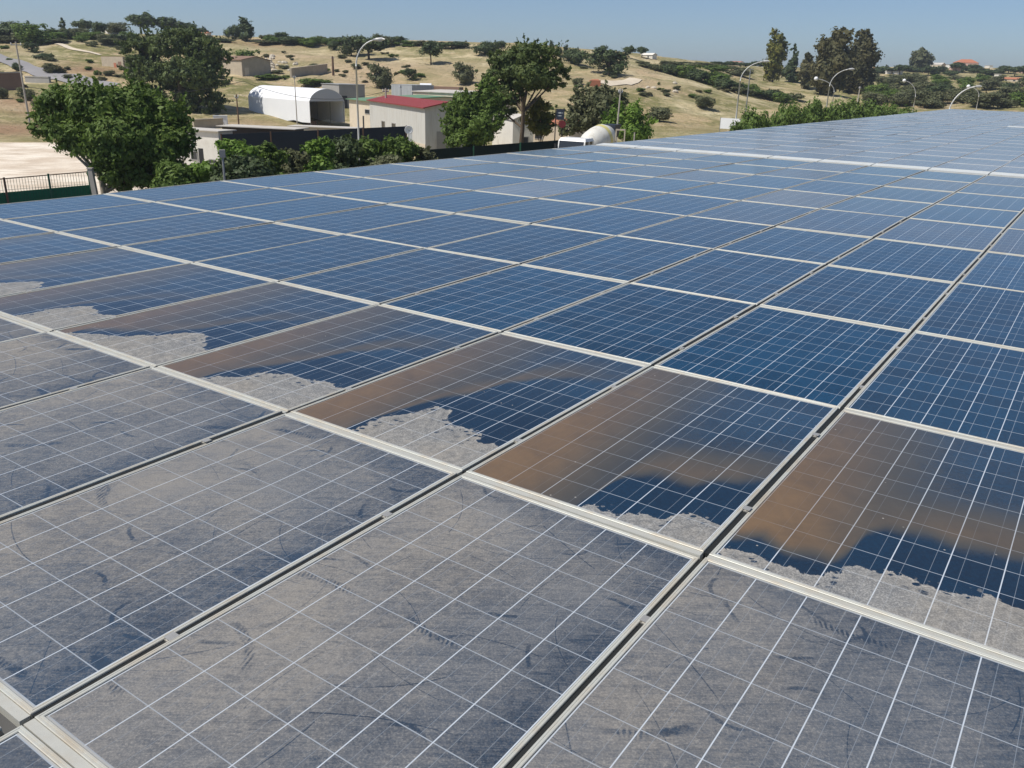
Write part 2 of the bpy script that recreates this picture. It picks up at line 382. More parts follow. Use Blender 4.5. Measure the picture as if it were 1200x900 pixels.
    if kind == 'muddy':
        sdf = g.attr('shore'); mud = g.attr('mud')
        fine = g.noise(P, 150, 3, .75); mid = g.noise(P, 30, 4, .7); wob = g.noise(P, 11, 6, .68, .6); big = g.noise(P, 2.6, 4, .6)
        s2 = g.add(g.add(sdf, g.mul(g.sub(g.noise(P, 7, 8, .62, .9), .5), .15)), g.mul(g.sub(g.noise(P, 70, 4, .7), .5), .022))
        wp = g.add(g.voro(g.map(P, (1,1.4,1), (0,0,YAW)), 21), g.mul(g.sub(wob, .5), .5))
        spots = g.mul(g.ramp(wp, .27, .31, 1, 0), g.ramp(s2, .13, .03, 0, 1)); spots = g.mul(spots, g.ramp(g.noise(P, 8, 3, .6), .50, .55))
        drops = g.mul(g.ramp(g.add(g.voro(P, 33), g.mul(g.sub(wob, .5), .5)), .24, .30, 1, 0), g.ramp(s2, -.05, -.005, 0, 1))
        drops = g.mul(drops, g.ramp(g.noise(P, 9, 3), .55, .60))
        dry = g.mx(g.mul(g.ramp(s2, -.004, .005), g.sub(1., spots)), g.mul(drops, .8))
        tide = g.mx(g.ramp(g.math('ABSOLUTE', g.sub(s2, .045)), .0, .006, 1, 0), g.ramp(g.math('ABSOLUTE', g.sub(s2, .10)), .0, .008, .7, 0))
        rim = g.mul(g.ramp(g.math('ABSOLUTE', g.sub(s2, .003)), .0, .012, 1, 0), .5)
        streak = g.noise(g.map(P, (3.5, .9, 1), (0,0,YAW + R(90))), 1.5, 5, .6, .4)
        mm = g.mul(g.mul(mud, g.add(.62, g.mul(streak, .65))), g.add(.62, g.mul(g.noise(P, 4.5, 5, .65, .8), .76))); mm = g.mul(mm, g.ramp(g.add(mud, g.mul(g.sub(g.noise(P, 13, 6, .7, .5), .5), .5)), .02, .30)); mm = g.mn(g.clamp(mm), .90)
        mcol = g.mix(g.ramp(mud, .25, .85), (.145,.138,.112), (.215,.135,.068)); mcol = g.mix(g.mul(wob, .6), mcol, (.135,.092,.052))
        col = g.mix(g.mul(g.mul(g.ramp(y, .45, 1.3, .60, .10), g.sub(1., wh)), 1.), col, (.005,.012,.026))
        col = g.mix(g.mul(g.mul(g.ramp(mud, .05, .45), .75), g.sub(1., wh)), col, (.042,.042,.036))
        mm = g.mul(mm, g.sub(1., g.mul(wh, .12)))
        col = g.mix(mm, col, mcol)
        sp = g.mul(g.ramp(g.voro(P, 12), .035, .05, 1, 0), .6); col = g.mix(g.mul(sp, g.ramp(g.noise(P, 3, 1), .5, .55)), col, (.55,.52,.46))
        dcol = g.mix(g.ramp(fine, .40, .66), (.26,.255,.24), (.52,.505,.47)); dcol = g.mix(g.mul(g.ramp(big, .4, .7), .4), dcol, (.46,.40,.31))
        dc = g.clamp(g.add(.60, g.add(g.mul(g.sub(mid, .5), .9), g.mul(rim, .4)))); dc = g.sub(dc, g.mul(tide, .14)); dc = g.mul(dc, g.sub(1., g.mul(wh, .35)))
        col = g.mix(g.mul(dry, dc), col, dcol)
        rough = g.mx(g.add(.07, g.mul(film, .3)), g.mul(dry, .8)); rough = g.mx(rough, g.mul(mm, .22))
        cov = dry
    if kind == 'clean':
        g.put(g.b.inputs['Specular IOR Level'], .5); return g.fin(col, rough, .5)
    return g.fin(col, rough, g.sub(.5, g.mul(cov, .36)))
GM = {k: mk_glass(k) for k in ('clean', 'dusty', 'muddy')}

def mk_frame():
    mb = MB(); L = .0155; ch = .0016; H = .040
    def ring(rects):  # list of (inset, z): profile from the outside bottom to the inside
        n = len(rects); base = len(mb.v)
        for ins, z in rects:
            mb.v += [(ins, ins, z), (PW-ins, ins, z), (PW-ins, PL-ins, z), (ins, PL-ins, z)]
        for k in range(n-1):
            for q in range(4):
                a, b = base+4*k+q, base+4*k+(q+1) % 4
                mb.f.append((a, b, b+4, a+4)); mb.mi.append(0)
    ring([(.0,-H),(.0,-ch),(ch,0),(.0065,0),(.0072,-.0011),(.0085,-.0011),(.0092,0),(L-ch,0),(L,-ch*.8),(L,-.0052)])
    ring([(.003,-H),(.0,-H)])
    return mb.mesh('frame', m_alu)
ME_FRAME = mk_frame()
m_alud = plain('dusty_hazed_frame', (.43,.455,.47), .7, .15, 6, .3, 0, dirt=(.36,.37,.37))  # dusty far frames, their blue-grey tint also paints in haze
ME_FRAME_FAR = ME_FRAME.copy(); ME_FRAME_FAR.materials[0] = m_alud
def glass_mesh(nx=1, ny=1, mat=None, name='glass'):
    xs = np.linspace(.0165, PW-.0165, nx+1); ys = np.linspace(.0165, PL-.0165, ny+1)
    X, Y = np.meshgrid(xs, ys); v = np.stack([X, Y, np.full_like(X, -.0035)], -1).reshape(-1, 3); m = nx+1
    i, j = np.meshgrid(np.arange(ny), np.arange(nx), indexing='ij')
    f = np.stack([i*m+j, i*m+j+1, (i+1)*m+j+1, (i+1)*m+j], -1).reshape(-1, 4)
    me = bpy.data.meshes.new(name); me.from_pydata(v.tolist(), [], f.tolist()); me.materials.append(mat); return me, X.ravel(), Y.ravel()
ME_CLEAN = glass_mesh(mat=GM['clean'])[0]; ME_DUSTY = glass_mesh(mat=GM['dusty'])[0]
ME_BACK = MB().box(.006, PW-.006, .006, PL-.006, -.0085, -.0055).mesh('backsheet', plain('backsheet', (.5,.5,.5), .8))
gb = PB - PL
ME_STRIP = MB().box(0, PW, -gb+.0035, -.0012, -.030, -.0040).mesh('joint_strip', m_strip)
ga = PA - PW
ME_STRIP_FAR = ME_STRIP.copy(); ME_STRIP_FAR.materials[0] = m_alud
ME_GAP_STRIP = MB().box(PW+.0008, PW+ga-.0008, .004, PL-.004, -.036, -.0065).mesh('gap_strip', m_gapstrip)
mb = MB(); mb.box(PW+.001, PW+ga-.001, .36, .395, -.04, -.0025).box(PW-.004, PW+ga+.004, .362, .393, .0006, .0022).box(PW+.006, PW+ga-.006, .362, .393, -.0024, .0006)
ME_CLAMP = mb.mesh('clamp', m_clamp)

DRY = {1:[(0,.02),(.03,.04),(.07,.05),(.14,.06),(.20,.05),(.29,.05),(.35,.06),(.38,.11),(.42,.14),(.47,.15),(.52,.16),(.57,.17),(.61,.16),(.69,.15),(.74,.16),(.78,.18),(.86,.17),(1.05,.15)],
 0:[(.50,-.05),(.52,.02),(.53,.06),(.58,.04),(.65,.03),(.66,.06),(.74,.07),(.79,.08),(.81,.10),(.84,.12),(.90,.13),(1.05,.13)],
 -1:[(.41,-.05),(.39,.01),(.37,.07),(.39,.13),(.43,.19),(.45,.25),(.48,.28),(.55,.28),(.64,.22),(.67,.18),(.74,.20),(.79,.22),(.85,.20),(.88,.16),(.94,.17),(1.05,.16)],
 -2:[(.30,-.05),(.31,.02),(.38,.06),(.46,.11),(.50,.17),(.58,.19),(.60,.22),(.67,.21),(.75,.21),(.85,.23),(.95,.23),(1.05,.22)],
 -3:[(.08,-.05),(.10,.02),(.25,.08),(.41,.13),(.52,.20),(.61,.28),(.71,.31),(.86,.25),(.92,.20),(1.05,.21)],
 -4:[(.55,-.05),(.53,.03),(.52,.10),(.54,.17),(.57,.21),(.66,.26),(.77,.25),(.88,.22),(.94,.24),(1.05,.24)],
 -5:[(.28,-.05),(.30,.03),(.45,.15),(.59,.23),(.68,.30),(.78,.35),(.91,.32),(.95,.29),(1.05,.29)]}
LOWB = {0:[(0,-1),(.49,-1),(.50,.02),(.51,.11),(.53,.16),(.60,.20),(.77,.22),(.85,.28),(1,.33)],
 1:[(0,.05),(.10,.09),(.20,.06),(.34,.06),(.37,.11),(.39,.22),(.44,.28),(.60,.29),(.79,.31),(1,.36)],
 -1:[(0,-1),(.32,-1),(.33,.0),(.36,.11),(.39,.22),(.43,.30),(.50,.38),(.55,.52),(.70,.64),(1,.74)],
 -2:[(0,-1),(.30,-1),(.31,.04),(.45,.20),(.52,.29),(.58,.42),(.75,.55),(1,.65)],
 -3:[(0,-1),(.09,-1),(.1,.02),(.3,.10),(.5,.20),(.6,.30),(.66,.42),(.8,.52),(1,.60)],
 -4:[(0,-1),(.49,-1),(.50,.05),(.54,.17),(.60,.25),(.75,.40),(1,.52)],
 -5:[(0,-1),(.29,-1),(.3,.03),(.5,.18),(.68,.30),(.80,.42),(1,.50)]}
def muddy_mesh(i):
    src = i if i in DRY else (-5 if i < -5 else 1)
    poly = np.array(DRY[src]); low = np.array(LOWB[src])
    nx, ny = (90, 150) if i > -4 else (45, 75)
    me, X, Y = glass_mesh(nx, ny, GM['muddy'], 'glass')
    u = X/PW; v = Y/PL
    if i < -5 or i > 1: u = np.clip(u + .07*math.sin(i*5.), 0, 1)
    Q = np.concatenate([poly, [[1.2, poly[-1,1]], [1.2,-.3], [poly[0,0], -.3]]])*np.array([PW, PL])
    px, py = u*PW, v*PL; d = np.full(len(px), 9.); ins = np.zeros(len(px), bool)
    for a, b in zip(Q, np.roll(Q, -1, 0)):
        e = b-a; t = np.clip(((px-a[0])*e[0]+(py-a[1])*e[1])/max(e@e, 1e-9), 0, 1)
        d = np.minimum(d, np.hypot(px-a[0]-t*e[0], py-a[1]-t*e[1]))
        c = (a[1] > py) != (b[1] > py)
        xi = a[0] + (py-a[1])/(b[1]-a[1]+1e-12)*(b[0]-a[0]); ins ^= c & (px < xi)
    shore = np.where(ins, d, -d)
    vb = np.interp(u, low[:,0], low[:,1]); vb = np.where(vb < -.3, -.3, vb); h = v - vb
    gate = np.clip((h + .014*np.sin(u*23+i)*np.sin(v*17+u*9))/.12, 0, 1); gate = gate*gate*(3-2*gate)
    k = {1:1.0, 0:.98, -1:.90, -2:.82, -3:.80, -4:.70, -5:.70}.get(i, .55)
    wleft = {1:.46, 0:.44}.get(i, .44)
    left = np.exp(-(u/wleft)**2)*np.clip(1.05-.50*v, 0, 1)
    cu = .48 if i < 0 else .70
    band = .60*np.exp(-((np.maximum(h, 0)-.08)/.20)**2)*np.exp(-((u-cu)/.42)**2)
    wash = .42*np.exp(-np.maximum(h, 0)/.42)*np.clip(1.1-u*.6, 0, 1)
    mud = np.clip((left**3+band**3+wash**3)**(1/3), 0, 1)*gate*k
    for nm, val in (('shore', shore), ('mud', mud)):
        a = me.attributes.new(nm, 'FLOAT', 'POINT'); a.data.foreach_set('value', val.astype(float))
    return me

ORD = ['zeroth','first','second','third','fourth','fifth','sixth','seventh','eighth','ninth','tenth','eleventh','twelfth','thirteenth','fourteenth','fifteenth','sixteenth',
       'seventeenth','eighteenth','nineteenth','twentieth','twenty-first','twenty-second','twenty-third','twenty-fourth','twenty-fifth','twenty-sixth','twenty-seventh','twenty-eighth']
MUDLAB = {1:'solar panel with the biggest brown silt stain, left edge fully coated', 0:'mud-stained solar panel with solid brown corner and narrow dried patch at right',
 -1:'mud-stained solar panel with orange streak above a broad lumpy pale dried patch', -2:'mud-stained solar panel whose dried pale patch fills its whole lower right half',
 -3:'mud-stained solar panel with smooth curved shore above a wedge of dried silt'}
DUSTLAB = {(-1,0):'large dust-coated solar panel with dark boot scuffs, nearest whole panel in the centre', (-1,1):'dust-coated solar panel with crossing scratches in the bottom right corner of the photo',
 (-1,-1):'dust-coated solar panel second from the front, left of the scuffed centre panel', (-1,-2):'greyish dusty solar panel third from the front on the left side',
 (-2,0):'corner of a dull blue-grey dusty panel at the bottom left of the photo',(-2,-1):'small corner of a clean blue panel at the lower left edge of the photo'}
def make_panel(row, i):
    y = row_y(row); z0 = DZ[row] if row in DZ and row < 9 else DZ[9]; z1 = DZ.get(row+1, DZ[9]) if row < 9 else DZ[9]
    if row == -2 and i < 0: y -= .035
    p = roofp(i*PA, y, z0)
    col = ORD[i+9] if i >= -8 else 'next'
    if row == 0:
        lab = MUDLAB.get(i, '%s solar panel from the roof\'s far edge in the row with brown silt stains' % col)
        grp = 'panels with brown silt stains'
    elif row < 0:
        lab = DUSTLAB.get((row, i), 'dust-coated solar panel, %s from the roof edge in the %s dusty row' % (col, 'closest' if row == -2 else 'front'))
        grp = 'dust-coated panels in front'
    elif row < 9:
        lab = 'blue solar panel, %s row beyond the brown-stained row, %s from the roof\'s far side edge' % (ORD[row], col); grp = 'clean blue panels'
    else:
        lab = 'hazy grey-blue solar panel, %s row beyond the white flashing, %s from the roof edge' % (ORD[row-8], col); grp = 'far grey-blue panels'
    o = empty('solar_panel', p, 0, label=lab, cat='solar panel', group=grp)
    rr = random.Random(row*131+i*7)
    o.rotation_euler = (math.atan2(z1-z0, PB)+R(rr.gauss(0,.12)), R(rr.gauss(0,.15)), YAW)
    link('frame', ME_FRAME if row < 9 else ME_FRAME_FAR, o)
    if row == 0: me = muddy_mesh(i)
    elif row < 0 and (row, i) != (-2, -1): me = ME_DUSTY
    else: me = ME_CLEAN
    gl = link('glass', me, o)
    gl['dust'] = rr.uniform(.01,.07) if row < 4 else (rr.choice([rr.uniform(.06,.2), rr.uniform(.14,.44)]) if row < 9 else rr.uniform(.44,.62))  # far rows set high: dust plus painted sky reflection
    if row == 0: gl['dust'] = .08
    gl['cover'] = {(-1,1):.86,(-2,0):.62,(-1,0):.95,(-1,-2):1.04,(-1,-3):1.06}.get((row,i),1.0)
    link('backsheet', ME_BACK, o)
    if row not in (9, 22): link('joint_strip', ME_STRIP if row < 9 else ME_STRIP_FAR, o)
    if row < 9: link('gap_strip', ME_GAP_STRIP, o)
    if row < 5:
        link('clamp', ME_CLAMP, o); link('clamp', ME_CLAMP, o, (0, .86, 0))
    return o
VIS = {-2:(-2,1),-1:(-6,2),0:(-8,2),1:(-8,2),2:(-8,2),3:(-8,2),4:(-8,2),5:(-8,2),6:(-8,1),7:(-8,1),8:(-8,1)}
RMAX = {9:0,10:0,11:0,12:0}
for row in range(-2, 9+NROW2):
    a, b = VIS.get(row, (-8, 0 if row < 13 else -1 if row < 20 else -2 if row < 26 else -3 if row < 33 else -4))
    for i in range(a, b+1): make_panel(row, i)

# flashings between the arrays
m_white_sheet = plain('white_painted_sheet', (.60,.62,.60), .5, .08, 3, .4, dirt=(.5,.46,.38))
def flashing(y0, wd, i0, i1, label, zz=.004):
    o = empty('roof_flashing', roofp(i0*PA, y0, DZ[9]+zz), YAW, label=label, cat='flashing')
    for k in range(i1-i0+1):
        MB().hexa([(k*PA+.012,0,-.05),(k*PA+PA-.012,0,-.05),(k*PA+PA-.012,wd,-.05),(k*PA+.012,wd,-.05)],
                  [(k*PA+.012,0,0),(k*PA+PA-.012,0,0),(k*PA+PA-.012,wd,.012),(k*PA+.012,wd,.012)]).build('metal_sheet', m_white_sheet, o)
flashing(GAPJ+.20-gb, FL1+gb-.22, -8, 1, 'long white metal strip dividing the near blue panels from the far grey array')
y22 = row_y(22)-FL2
flashing(y22+.01-gb, FL2+gb-.03, -2, -1, 'short white metal strip among the far grey panels near the right edge of the photo', .01)
# supporting steel
st = empty('carport_structure', roofp(0, 0, 0)*np.array([1,1,0]), YAW, label='dark steel canopy structure carrying the solar panels, seen only through the gaps', cat='canopy')
m_steel = plain('galvanised_steel', (.30,.31,.31), .5, .2, 3, .5, .5)
zt = ZR-.048
ylast = row_y(9+NROW2-1)+PL
for row in range(-2, 9+NROW2):
    for q in (.38, 1.24):
        y = row_y(row)+q; MB().box(-8*PA, 2.9*PA if row < 9 else 1.0, y-.02, y+.02, zt-.05, zt).build('rail', m_steel, st)
for k in range(-8, 4, 2):
    MB().box(k*PA-.05, k*PA+.05, -2.2*PB, ylast, zt-.26, zt-.052).build('beam', m_steel, st)
for yb in np.linspace(-2*PB, ylast-1, 8):
    for u in (-7.2, 0): MB().box(u*PA-.1, u*PA+.1, yb-.1, yb+.1, 0, zt-.26).build('column', m_steel, st)
MB().box(-8*PA-.03, -8*PA-.012, -2.2*PB, ylast, zt-.2, ZR-.05).build('fascia', m_alu, st)

# ------------------------------------------------------------------ vegetation
def mk_leaf(name, c0, c1, c2, sc_=1.2, trans=.35):
    g = G(name); P = g.world()
    n = g.noise(P, sc_, 4, .6); n2 = g.noise(P, sc_*7, 2, .5)
    c = g.mix(g.ramp(n, .35, .65), c0, c1); c = g.mix(g.ramp(n2, .52, .75, 0, .7), c, c2)
    g.fin(c, .6, .25)
    tr = g.t.nodes.new('ShaderNodeBsdfTranslucent'); g.t.links.new(c, tr.inputs[0])
    mx_ = g.t.nodes.new('ShaderNodeMixShader'); mx_.inputs[0].default_value = trans
    g.t.links.new(g.b.outputs[0], mx_.inputs[1]); g.t.links.new(tr.outputs[0], mx_.inputs[2]); g.t.links.new(mx_.outputs[0], g.out.inputs[0])
    return g.m
L_BROAD = mk_leaf('broad_leaf', (0.096,0.155,0.030), (0.150,0.225,0.047), (0.229,0.310,0.081))
L_BRIGHT = mk_leaf('bright_leaf', (0.124,0.217,0.033), (0.202,0.319,0.052), (0.281,0.404,0.097))
L_PINE = mk_leaf('pine_needle', (0.061,0.097,0.030), (0.114,0.152,0.039), (0.211,0.233,0.059), .9, .25)
L_OLIVE = mk_leaf('olive_leaf', (0.114,0.132,0.063), (0.176,0.186,0.092), (0.246,0.248,0.141), .8)
L_DARK = mk_leaf('dark_evergreen', (0.053,0.081,0.033), (0.091,0.124,0.045), (0.140,0.163,0.063), .8, .2)
L_YELL = mk_leaf('yellow_green_leaf', (0.131,0.155,0.030), (0.229,0.217,0.045), (0.316,0.279,0.089), .5)
L_EUC = mk_leaf('eucalyptus_leaf', (0.088,0.093,0.042), (0.150,0.139,0.059), (0.211,0.186,0.089), .3)
M_BARK = plain('bark', (.11,.085,.06), .95, .35, 3, .1, bump=.5)
M_ROCK = plain('limestone', (.56,.50,.40), .95, .25, 1, .1)
M_BARKP = plain('pale_bark', (.34,.29,.22), .9, .3, 3, .1, bump=.5)

def crown_mesh(name, blobs, n, size, mat, seed=0, clumps=22, spread=.26, flat=1., hollow=.5, spray=.16):
    rg = np.random.default_rng(seed); bl = np.array(blobs, float)
    wgt = (bl[:,3]*bl[:,4]*bl[:,5])**(2/3); wgt /= wgt.sum()
    K = max(6, int(clumps*len(bl))); bi = rg.choice(len(bl), K, p=wgt)
    d = rg.normal(size=(K,3)); d /= np.linalg.norm(d, axis=1)[:,None]; rad = rg.uniform(hollow, 1, K)**.6
    cc = bl[bi,:3] + d*bl[bi,3:6]*rad[:,None]*.9
    cs = bl[bi,3:6].mean(1)*spread*1.45*rg.uniform(.6,1.35,K)
    ci = rg.choice(K, n, p=(cs**2)/(cs**2).sum())
    off = rg.normal(size=(n,3)); off /= np.linalg.norm(off, axis=1)[:,None]
    off *= (rg.uniform(.15,1,n)**.5*rg.lognormal(0,.18,n))[:,None]
    pos = cc[ci] + off*cs[ci][:,None]*np.array([1,1,flat])
    m2 = int(n*spray)                 # leafy twigs reaching out of the crown
    if m2 > 40:
        S = max(8, m2//26); sb = rg.choice(len(bl), S, p=wgt); sdir = rg.normal(size=(S,3)); sdir[:,2] = np.abs(sdir[:,2])*.7-.15*rg.random(S); sdir /= np.linalg.norm(sdir, axis=1)[:,None]
        s0 = bl[sb,:3]+sdir*bl[sb,3:6]*.8; sl_ = bl[sb,3:6].mean(1)*rg.uniform(.25,.62,S); bend = rg.normal(size=(S,3))*.35 + np.array([0,0,.1])
        si = rg.integers(0, S, m2); tt = rg.random(m2)
        pos[:m2] = s0[si]+(sdir[si]+bend[si]*tt[:,None])*(sl_[si]*tt)[:,None]*1.0 + rg.normal(size=(m2,3))*(bl[sb,3:6].mean(1)[si]*.055*(1.15-tt))[:,None]
    nor = off + d[ci]*.6 + rg.normal(size=(n,3))*.45 + np.array([0,0,.25]); nor /= np.linalg.norm(nor, axis=1)[:,None]
    t = np.cross(nor, rg.normal(size=(n,3))); t /= np.linalg.norm(t, axis=1)[:,None]; b = np.cross(nor, t)
    s = size*1.12*rg.lognormal(-.08,.35,n)
    t *= s[:,None]; b *= (s*rg.uniform(.45,.8,n))[:,None]
    v = np.stack([pos-t, pos-b*.9+t*.1, pos+t, pos+b*.9+t*.1], 1).reshape(-1,3)
    me = bpy.data.meshes.new(name); me.vertices.add(4*n); me.vertices.foreach_set('co', v.ravel())
    me.loops.add(4*n); me.loops.foreach_set('vertex_index', np.arange(4*n)); me.polygons.add(n)
    me.polygons.foreach_set('loop_start', np.arange(0,4*n,4)); me.polygons.foreach_set('loop_total', np.full(n,4))
    me.materials.append(mat); me.update(); me.validate(); return me
def trunk_mesh(h, r, blobs, seed=0, mat=None, lean=(0,0), limbs=True, top=None):
    rr = random.Random(seed); mb = MB(); top = top or h
    pts = []; n = 6
    for k in range(n):
        t = k/(n-1); pts.append((lean[0]*t + rr.gauss(0,.03)*h*.3*(k>0), lean[1]*t + rr.gauss(0,.03)*h*.2*(k>0), -.3 + t*(top+.3)))
    mb.tube(pts, [r*(1.35 if k == 0 else 1)*(1-.45*k/(n-1)) for k in range(n)], 8)
    if limbs:
        for b in blobs:
            s = pts[3 if b[2] < top*.9 else 4]; e = (b[0], b[1], b[2]+b[5]*.2); m = tuple((s[q]*.45+e[q]*.55)+(rr.gauss(0,.05)*h*.3) for q in range(3))
            mb.tube([s, m, e], [r*.42, r*.26, r*.08], 6)
    return mb.mesh('trunk', mat or M_BARK, True)
def tree(name, loc, blobs, n, size, mat, label, cat='tree', group=None, trunk_h=2, trunk_r=.15, seed=0, rz=0, bark=None, **k):
    o = empty(name, loc, rz, label=label, cat=cat, group=group)
    lean = k.pop('lean', (0,0)); limbs = k.pop('limbs', True)
    link('trunk', trunk_mesh(trunk_h, trunk_r, blobs, seed, bark, lean, limbs), o)
    link('crown', crown_mesh('crown', blobs, n, size, mat, seed, **k), o)
    return o

# big broad-leaved tree by the fence
D = 37.; b = foot(118, D, 205); s = D/FPX
T0 = float(b[0])
def bl(D, base, L):      # blobs given as (px, py, half width px, half height px, depth offset m)
    out = []
    for px, py, hw, hh, dd in L:
        p = at(px, py, D+dd); q = D/FPX
        out.append((p[0]-base[0], p[1]-base[1], p[2]-base[2], hw*q*.93, hw*q*.80, hh*q*.90))
    return out
B = bl(D, b, [(75,125,34,24,0),(110,122,38,26,-.6),(150,130,42,30,0),(190,140,34,30,.4),(95,160,36,26,0),(140,165,45,34,-.8),(185,175,40,32,0),(192,194,26,20,.5),(150,195,40,28,.6),(215,165,20,18,0),(55,150,22,18,.4),(165,112,22,14,.5),(60,135,24,18,.2),(135,203,32,14,-.3),(172,206,34,14,0),(214,202,20,12,.2)])
tree('broadleaf_tree', b, B, 74000, .075, L_BROAD, 'large spreading broad-leaved green tree beside the green netted fence', trunk_h=2.6, trunk_r=.2, seed=3, clumps=46, spread=.21, bark=M_BARKP)
# dark pine at the back left
D = 108.; b = foot(214, D, 136)
B = bl(D, b, [(165,62,24,22,0),(200,55,30,20,0),(238,62,26,22,0),(180,95,28,26,0),(222,92,32,28,-1),(250,100,20,26,0),(200,122,30,16,0),(240,124,24,14,0),(155,80,16,18,1),(215,40,26,8,0),(258,72,14,16,0)])
tree('pine_tree', b, B, 60000, .15, L_PINE, 'huge dark pine with foliage down to the ground behind the broad-leaved tree', trunk_h=5, trunk_r=.4, seed=5, clumps=44, spread=.19, flat=.6)
# umbrella pine in the middle
D = 64.; b = foot(608, D, 172)
B = bl(D, b, [(600,72,30,15,0),(625,64,30,13,0),(645,82,22,15,0),(585,92,22,16,0),(618,90,30,18,-.6),(640,100,20,10,0),(596,112,22,14,0),(575,122,18,15,.5),(655,92,13,12,0),(618,56,18,7,0),(590,132,14,10,0)])
tree('umbrella_pine', b, B, 46000, .085, L_PINE, 'tall umbrella pine with bare leaning trunk and domed crown', trunk_h=5.2, trunk_r=.21, seed=8, clumps=42, spread=.20, flat=.6, lean=(.35,0))
# leafy tree before the red-roofed shed
D = 58.; b = foot(563, D, 176)
B = bl(D, b, [(545,125,22,16,0),(570,118,20,18,0),(535,148,20,16,0),(560,150,26,20,-.5),(578,140,16,16,0),(545,165,26,12,0),(572,102,14,12,.3),(530,132,12,10,0)])
tree('broadleaf_tree', b, B, 26000, .085, L_BROAD, 'dense green tree partly hiding the red-roofed shed, beside the umbrella pine', trunk_h=1.6, trunk_r=.16, seed=11, clumps=34, spread=.22)
# thin tree before the pale building
D = 66.; b = foot(634, D, 168)
B = bl(D, b, [(632,128,14,14,0),(622,142,12,12,0),(643,140,11,12,0),(634,150,14,9,0)])
tree('young_tree', b, B, 3600, .12, L_YELL, 'sparse young yellow-green tree beside the dark sign board', trunk_h=2, trunk_r=.08, seed=12, spread=.3)
# olive-like trees right of the sign
D = 74.; b = foot(695, D, 160)
B = bl(D, b, [(690,118,22,16,0),(712,114,20,14,0),(680,138,20,18,0),(705,136,26,18,0),(724,120,14,14,0),(668,150,14,12,0)])
tree('olive_tree', b, B, 15000, .12, L_OLIVE, 'broad grey-green tree standing behind the white mixer truck', trunk_h=2, trunk_r=.2, seed=13, spread=.28)
D = 70.; b = foot(740, D, 160)
B = bl(D, b, [(735,138,24,14,0),(752,148,16,14,0),(720,146,18,12,0),(738,154,26,9,0)])
tree('green_bush', b, B, 9000, .11, L_BRIGHT, 'bright green rounded bush beside the thin concrete pole', cat='bush', trunk_h=.8, trunk_r=.1, seed=14, spread=.3)

# hedge shrubs along the roof
HG = [(203,200,20,12,34,L_BROAD,'dark green shrub at the hedge end beneath the spreading tree'),(240,200,17,9,36,L_BRIGHT,'light green hedge shrub beside the white wall'),(275,182,26,22,37,L_BRIGHT,'tall bright green shrub, brightest in the hedge'),
 (312,186,22,18,38,L_BROAD,'mid green hedge shrub right of the brightest one'),(345,188,18,16,40,L_OLIVE,'greyish flowering shrub in the middle of the hedge'),(372,182,20,18,40,L_BRIGHT,'yellow-green hedge shrub below the dark corrugated fence'),
 (400,176,24,26,42,L_DARK,'tall dark shrub just behind the near lamp post'),(440,180,26,18,43,L_BROAD,'dense hedge shrub right of the near lamp post'),(475,178,24,18,45,L_BROAD,'wide hedge shrub below the satellite dish'),
 (500,184,15,11,46,L_OLIVE,'small pale shrub at the far end of the hedge'),(452,190,22,8,40,L_OLIVE,'low prickly plant with pale leaves at the hedge foot'),(290,196,40,10,34,L_DARK,'low dark shrub hugging the roof edge below the brightest shrub')]
for k, (px, py, hw, hh, D, mt, lab) in enumerate(HG):
    b = foot(px, D, py); q = D/FPX; rr = random.Random(k)
    L = [(px+rr.uniform(-.5,.5)*hw, py+rr.uniform(-.35,.15)*hh, hw*rr.uniform(.45,.65), hh*rr.uniform(.5,.75), rr.uniform(-.5,.5)) for _ in range(6)]
    L += [(px, py+hh*.8, hw*.9, hh*.8, 0)]
    zb = zat(px, py+hh, D)
    L += [(px+e*hw*.5, py+hh*1.6, hw*.7, hh*.9, 0) for e in (-1,1)]
    B = bl(D, b, L)
    o = empty('hedge_shrub', b, label=lab, cat='shrub', group='hedge shrubs along the roof edge')
    link('stem', trunk_mesh(max(.5, zb), .06, B[:3], k), o)
    link('crown', crown_mesh('crown', B, 9500, .075, mt, 40+k, clumps=12, spread=.34), o)

# prototypes for hill shrubs
def proto(n, size, mat, seed, shape='round'):
    rg = random.Random(seed)
    if shape == 'round': L = [(rg.uniform(-.28,.28), rg.uniform(-.28,.28), rg.uniform(.4,.62), .32, .32, .32) for _ in range(4)] + [(0,0,.32,.42,.42,.3)]
    if shape == 'cypress': L = [(0,0,.2,.2,.2,.2),(0,0,.42,.2,.2,.22),(0,0,.64,.16,.16,.2),(0,0,.84,.09,.09,.16)]
    if shape == 'flat': L = [(rg.uniform(-.36,.36), rg.uniform(-.2,.2), rg.uniform(.2,.45), .26, .24, .24) for _ in range(6)]
    if shape == 'tree': L = [(rg.uniform(-.25,.25), rg.uniform(-.25,.25), rg.uniform(.55,.78), .28, .28, .22) for _ in range(6)]
    if shape == 'tall': L = [(rg.uniform(-.15,.15), rg.uniform(-.15,.15), z, .26, .26, .2) for z in (.2,.33,.45,.58,.7,.82)] + [(rg.uniform(-.12,.12),0,.9,.16,.16,.1)]
    return crown_mesh('crown', L, n, size, mat, seed, clumps=9, spread=.33, spray=.05), trunk_mesh(.5, .025 if shape != 'tree' else .035, L[:3], seed)
PR = {}
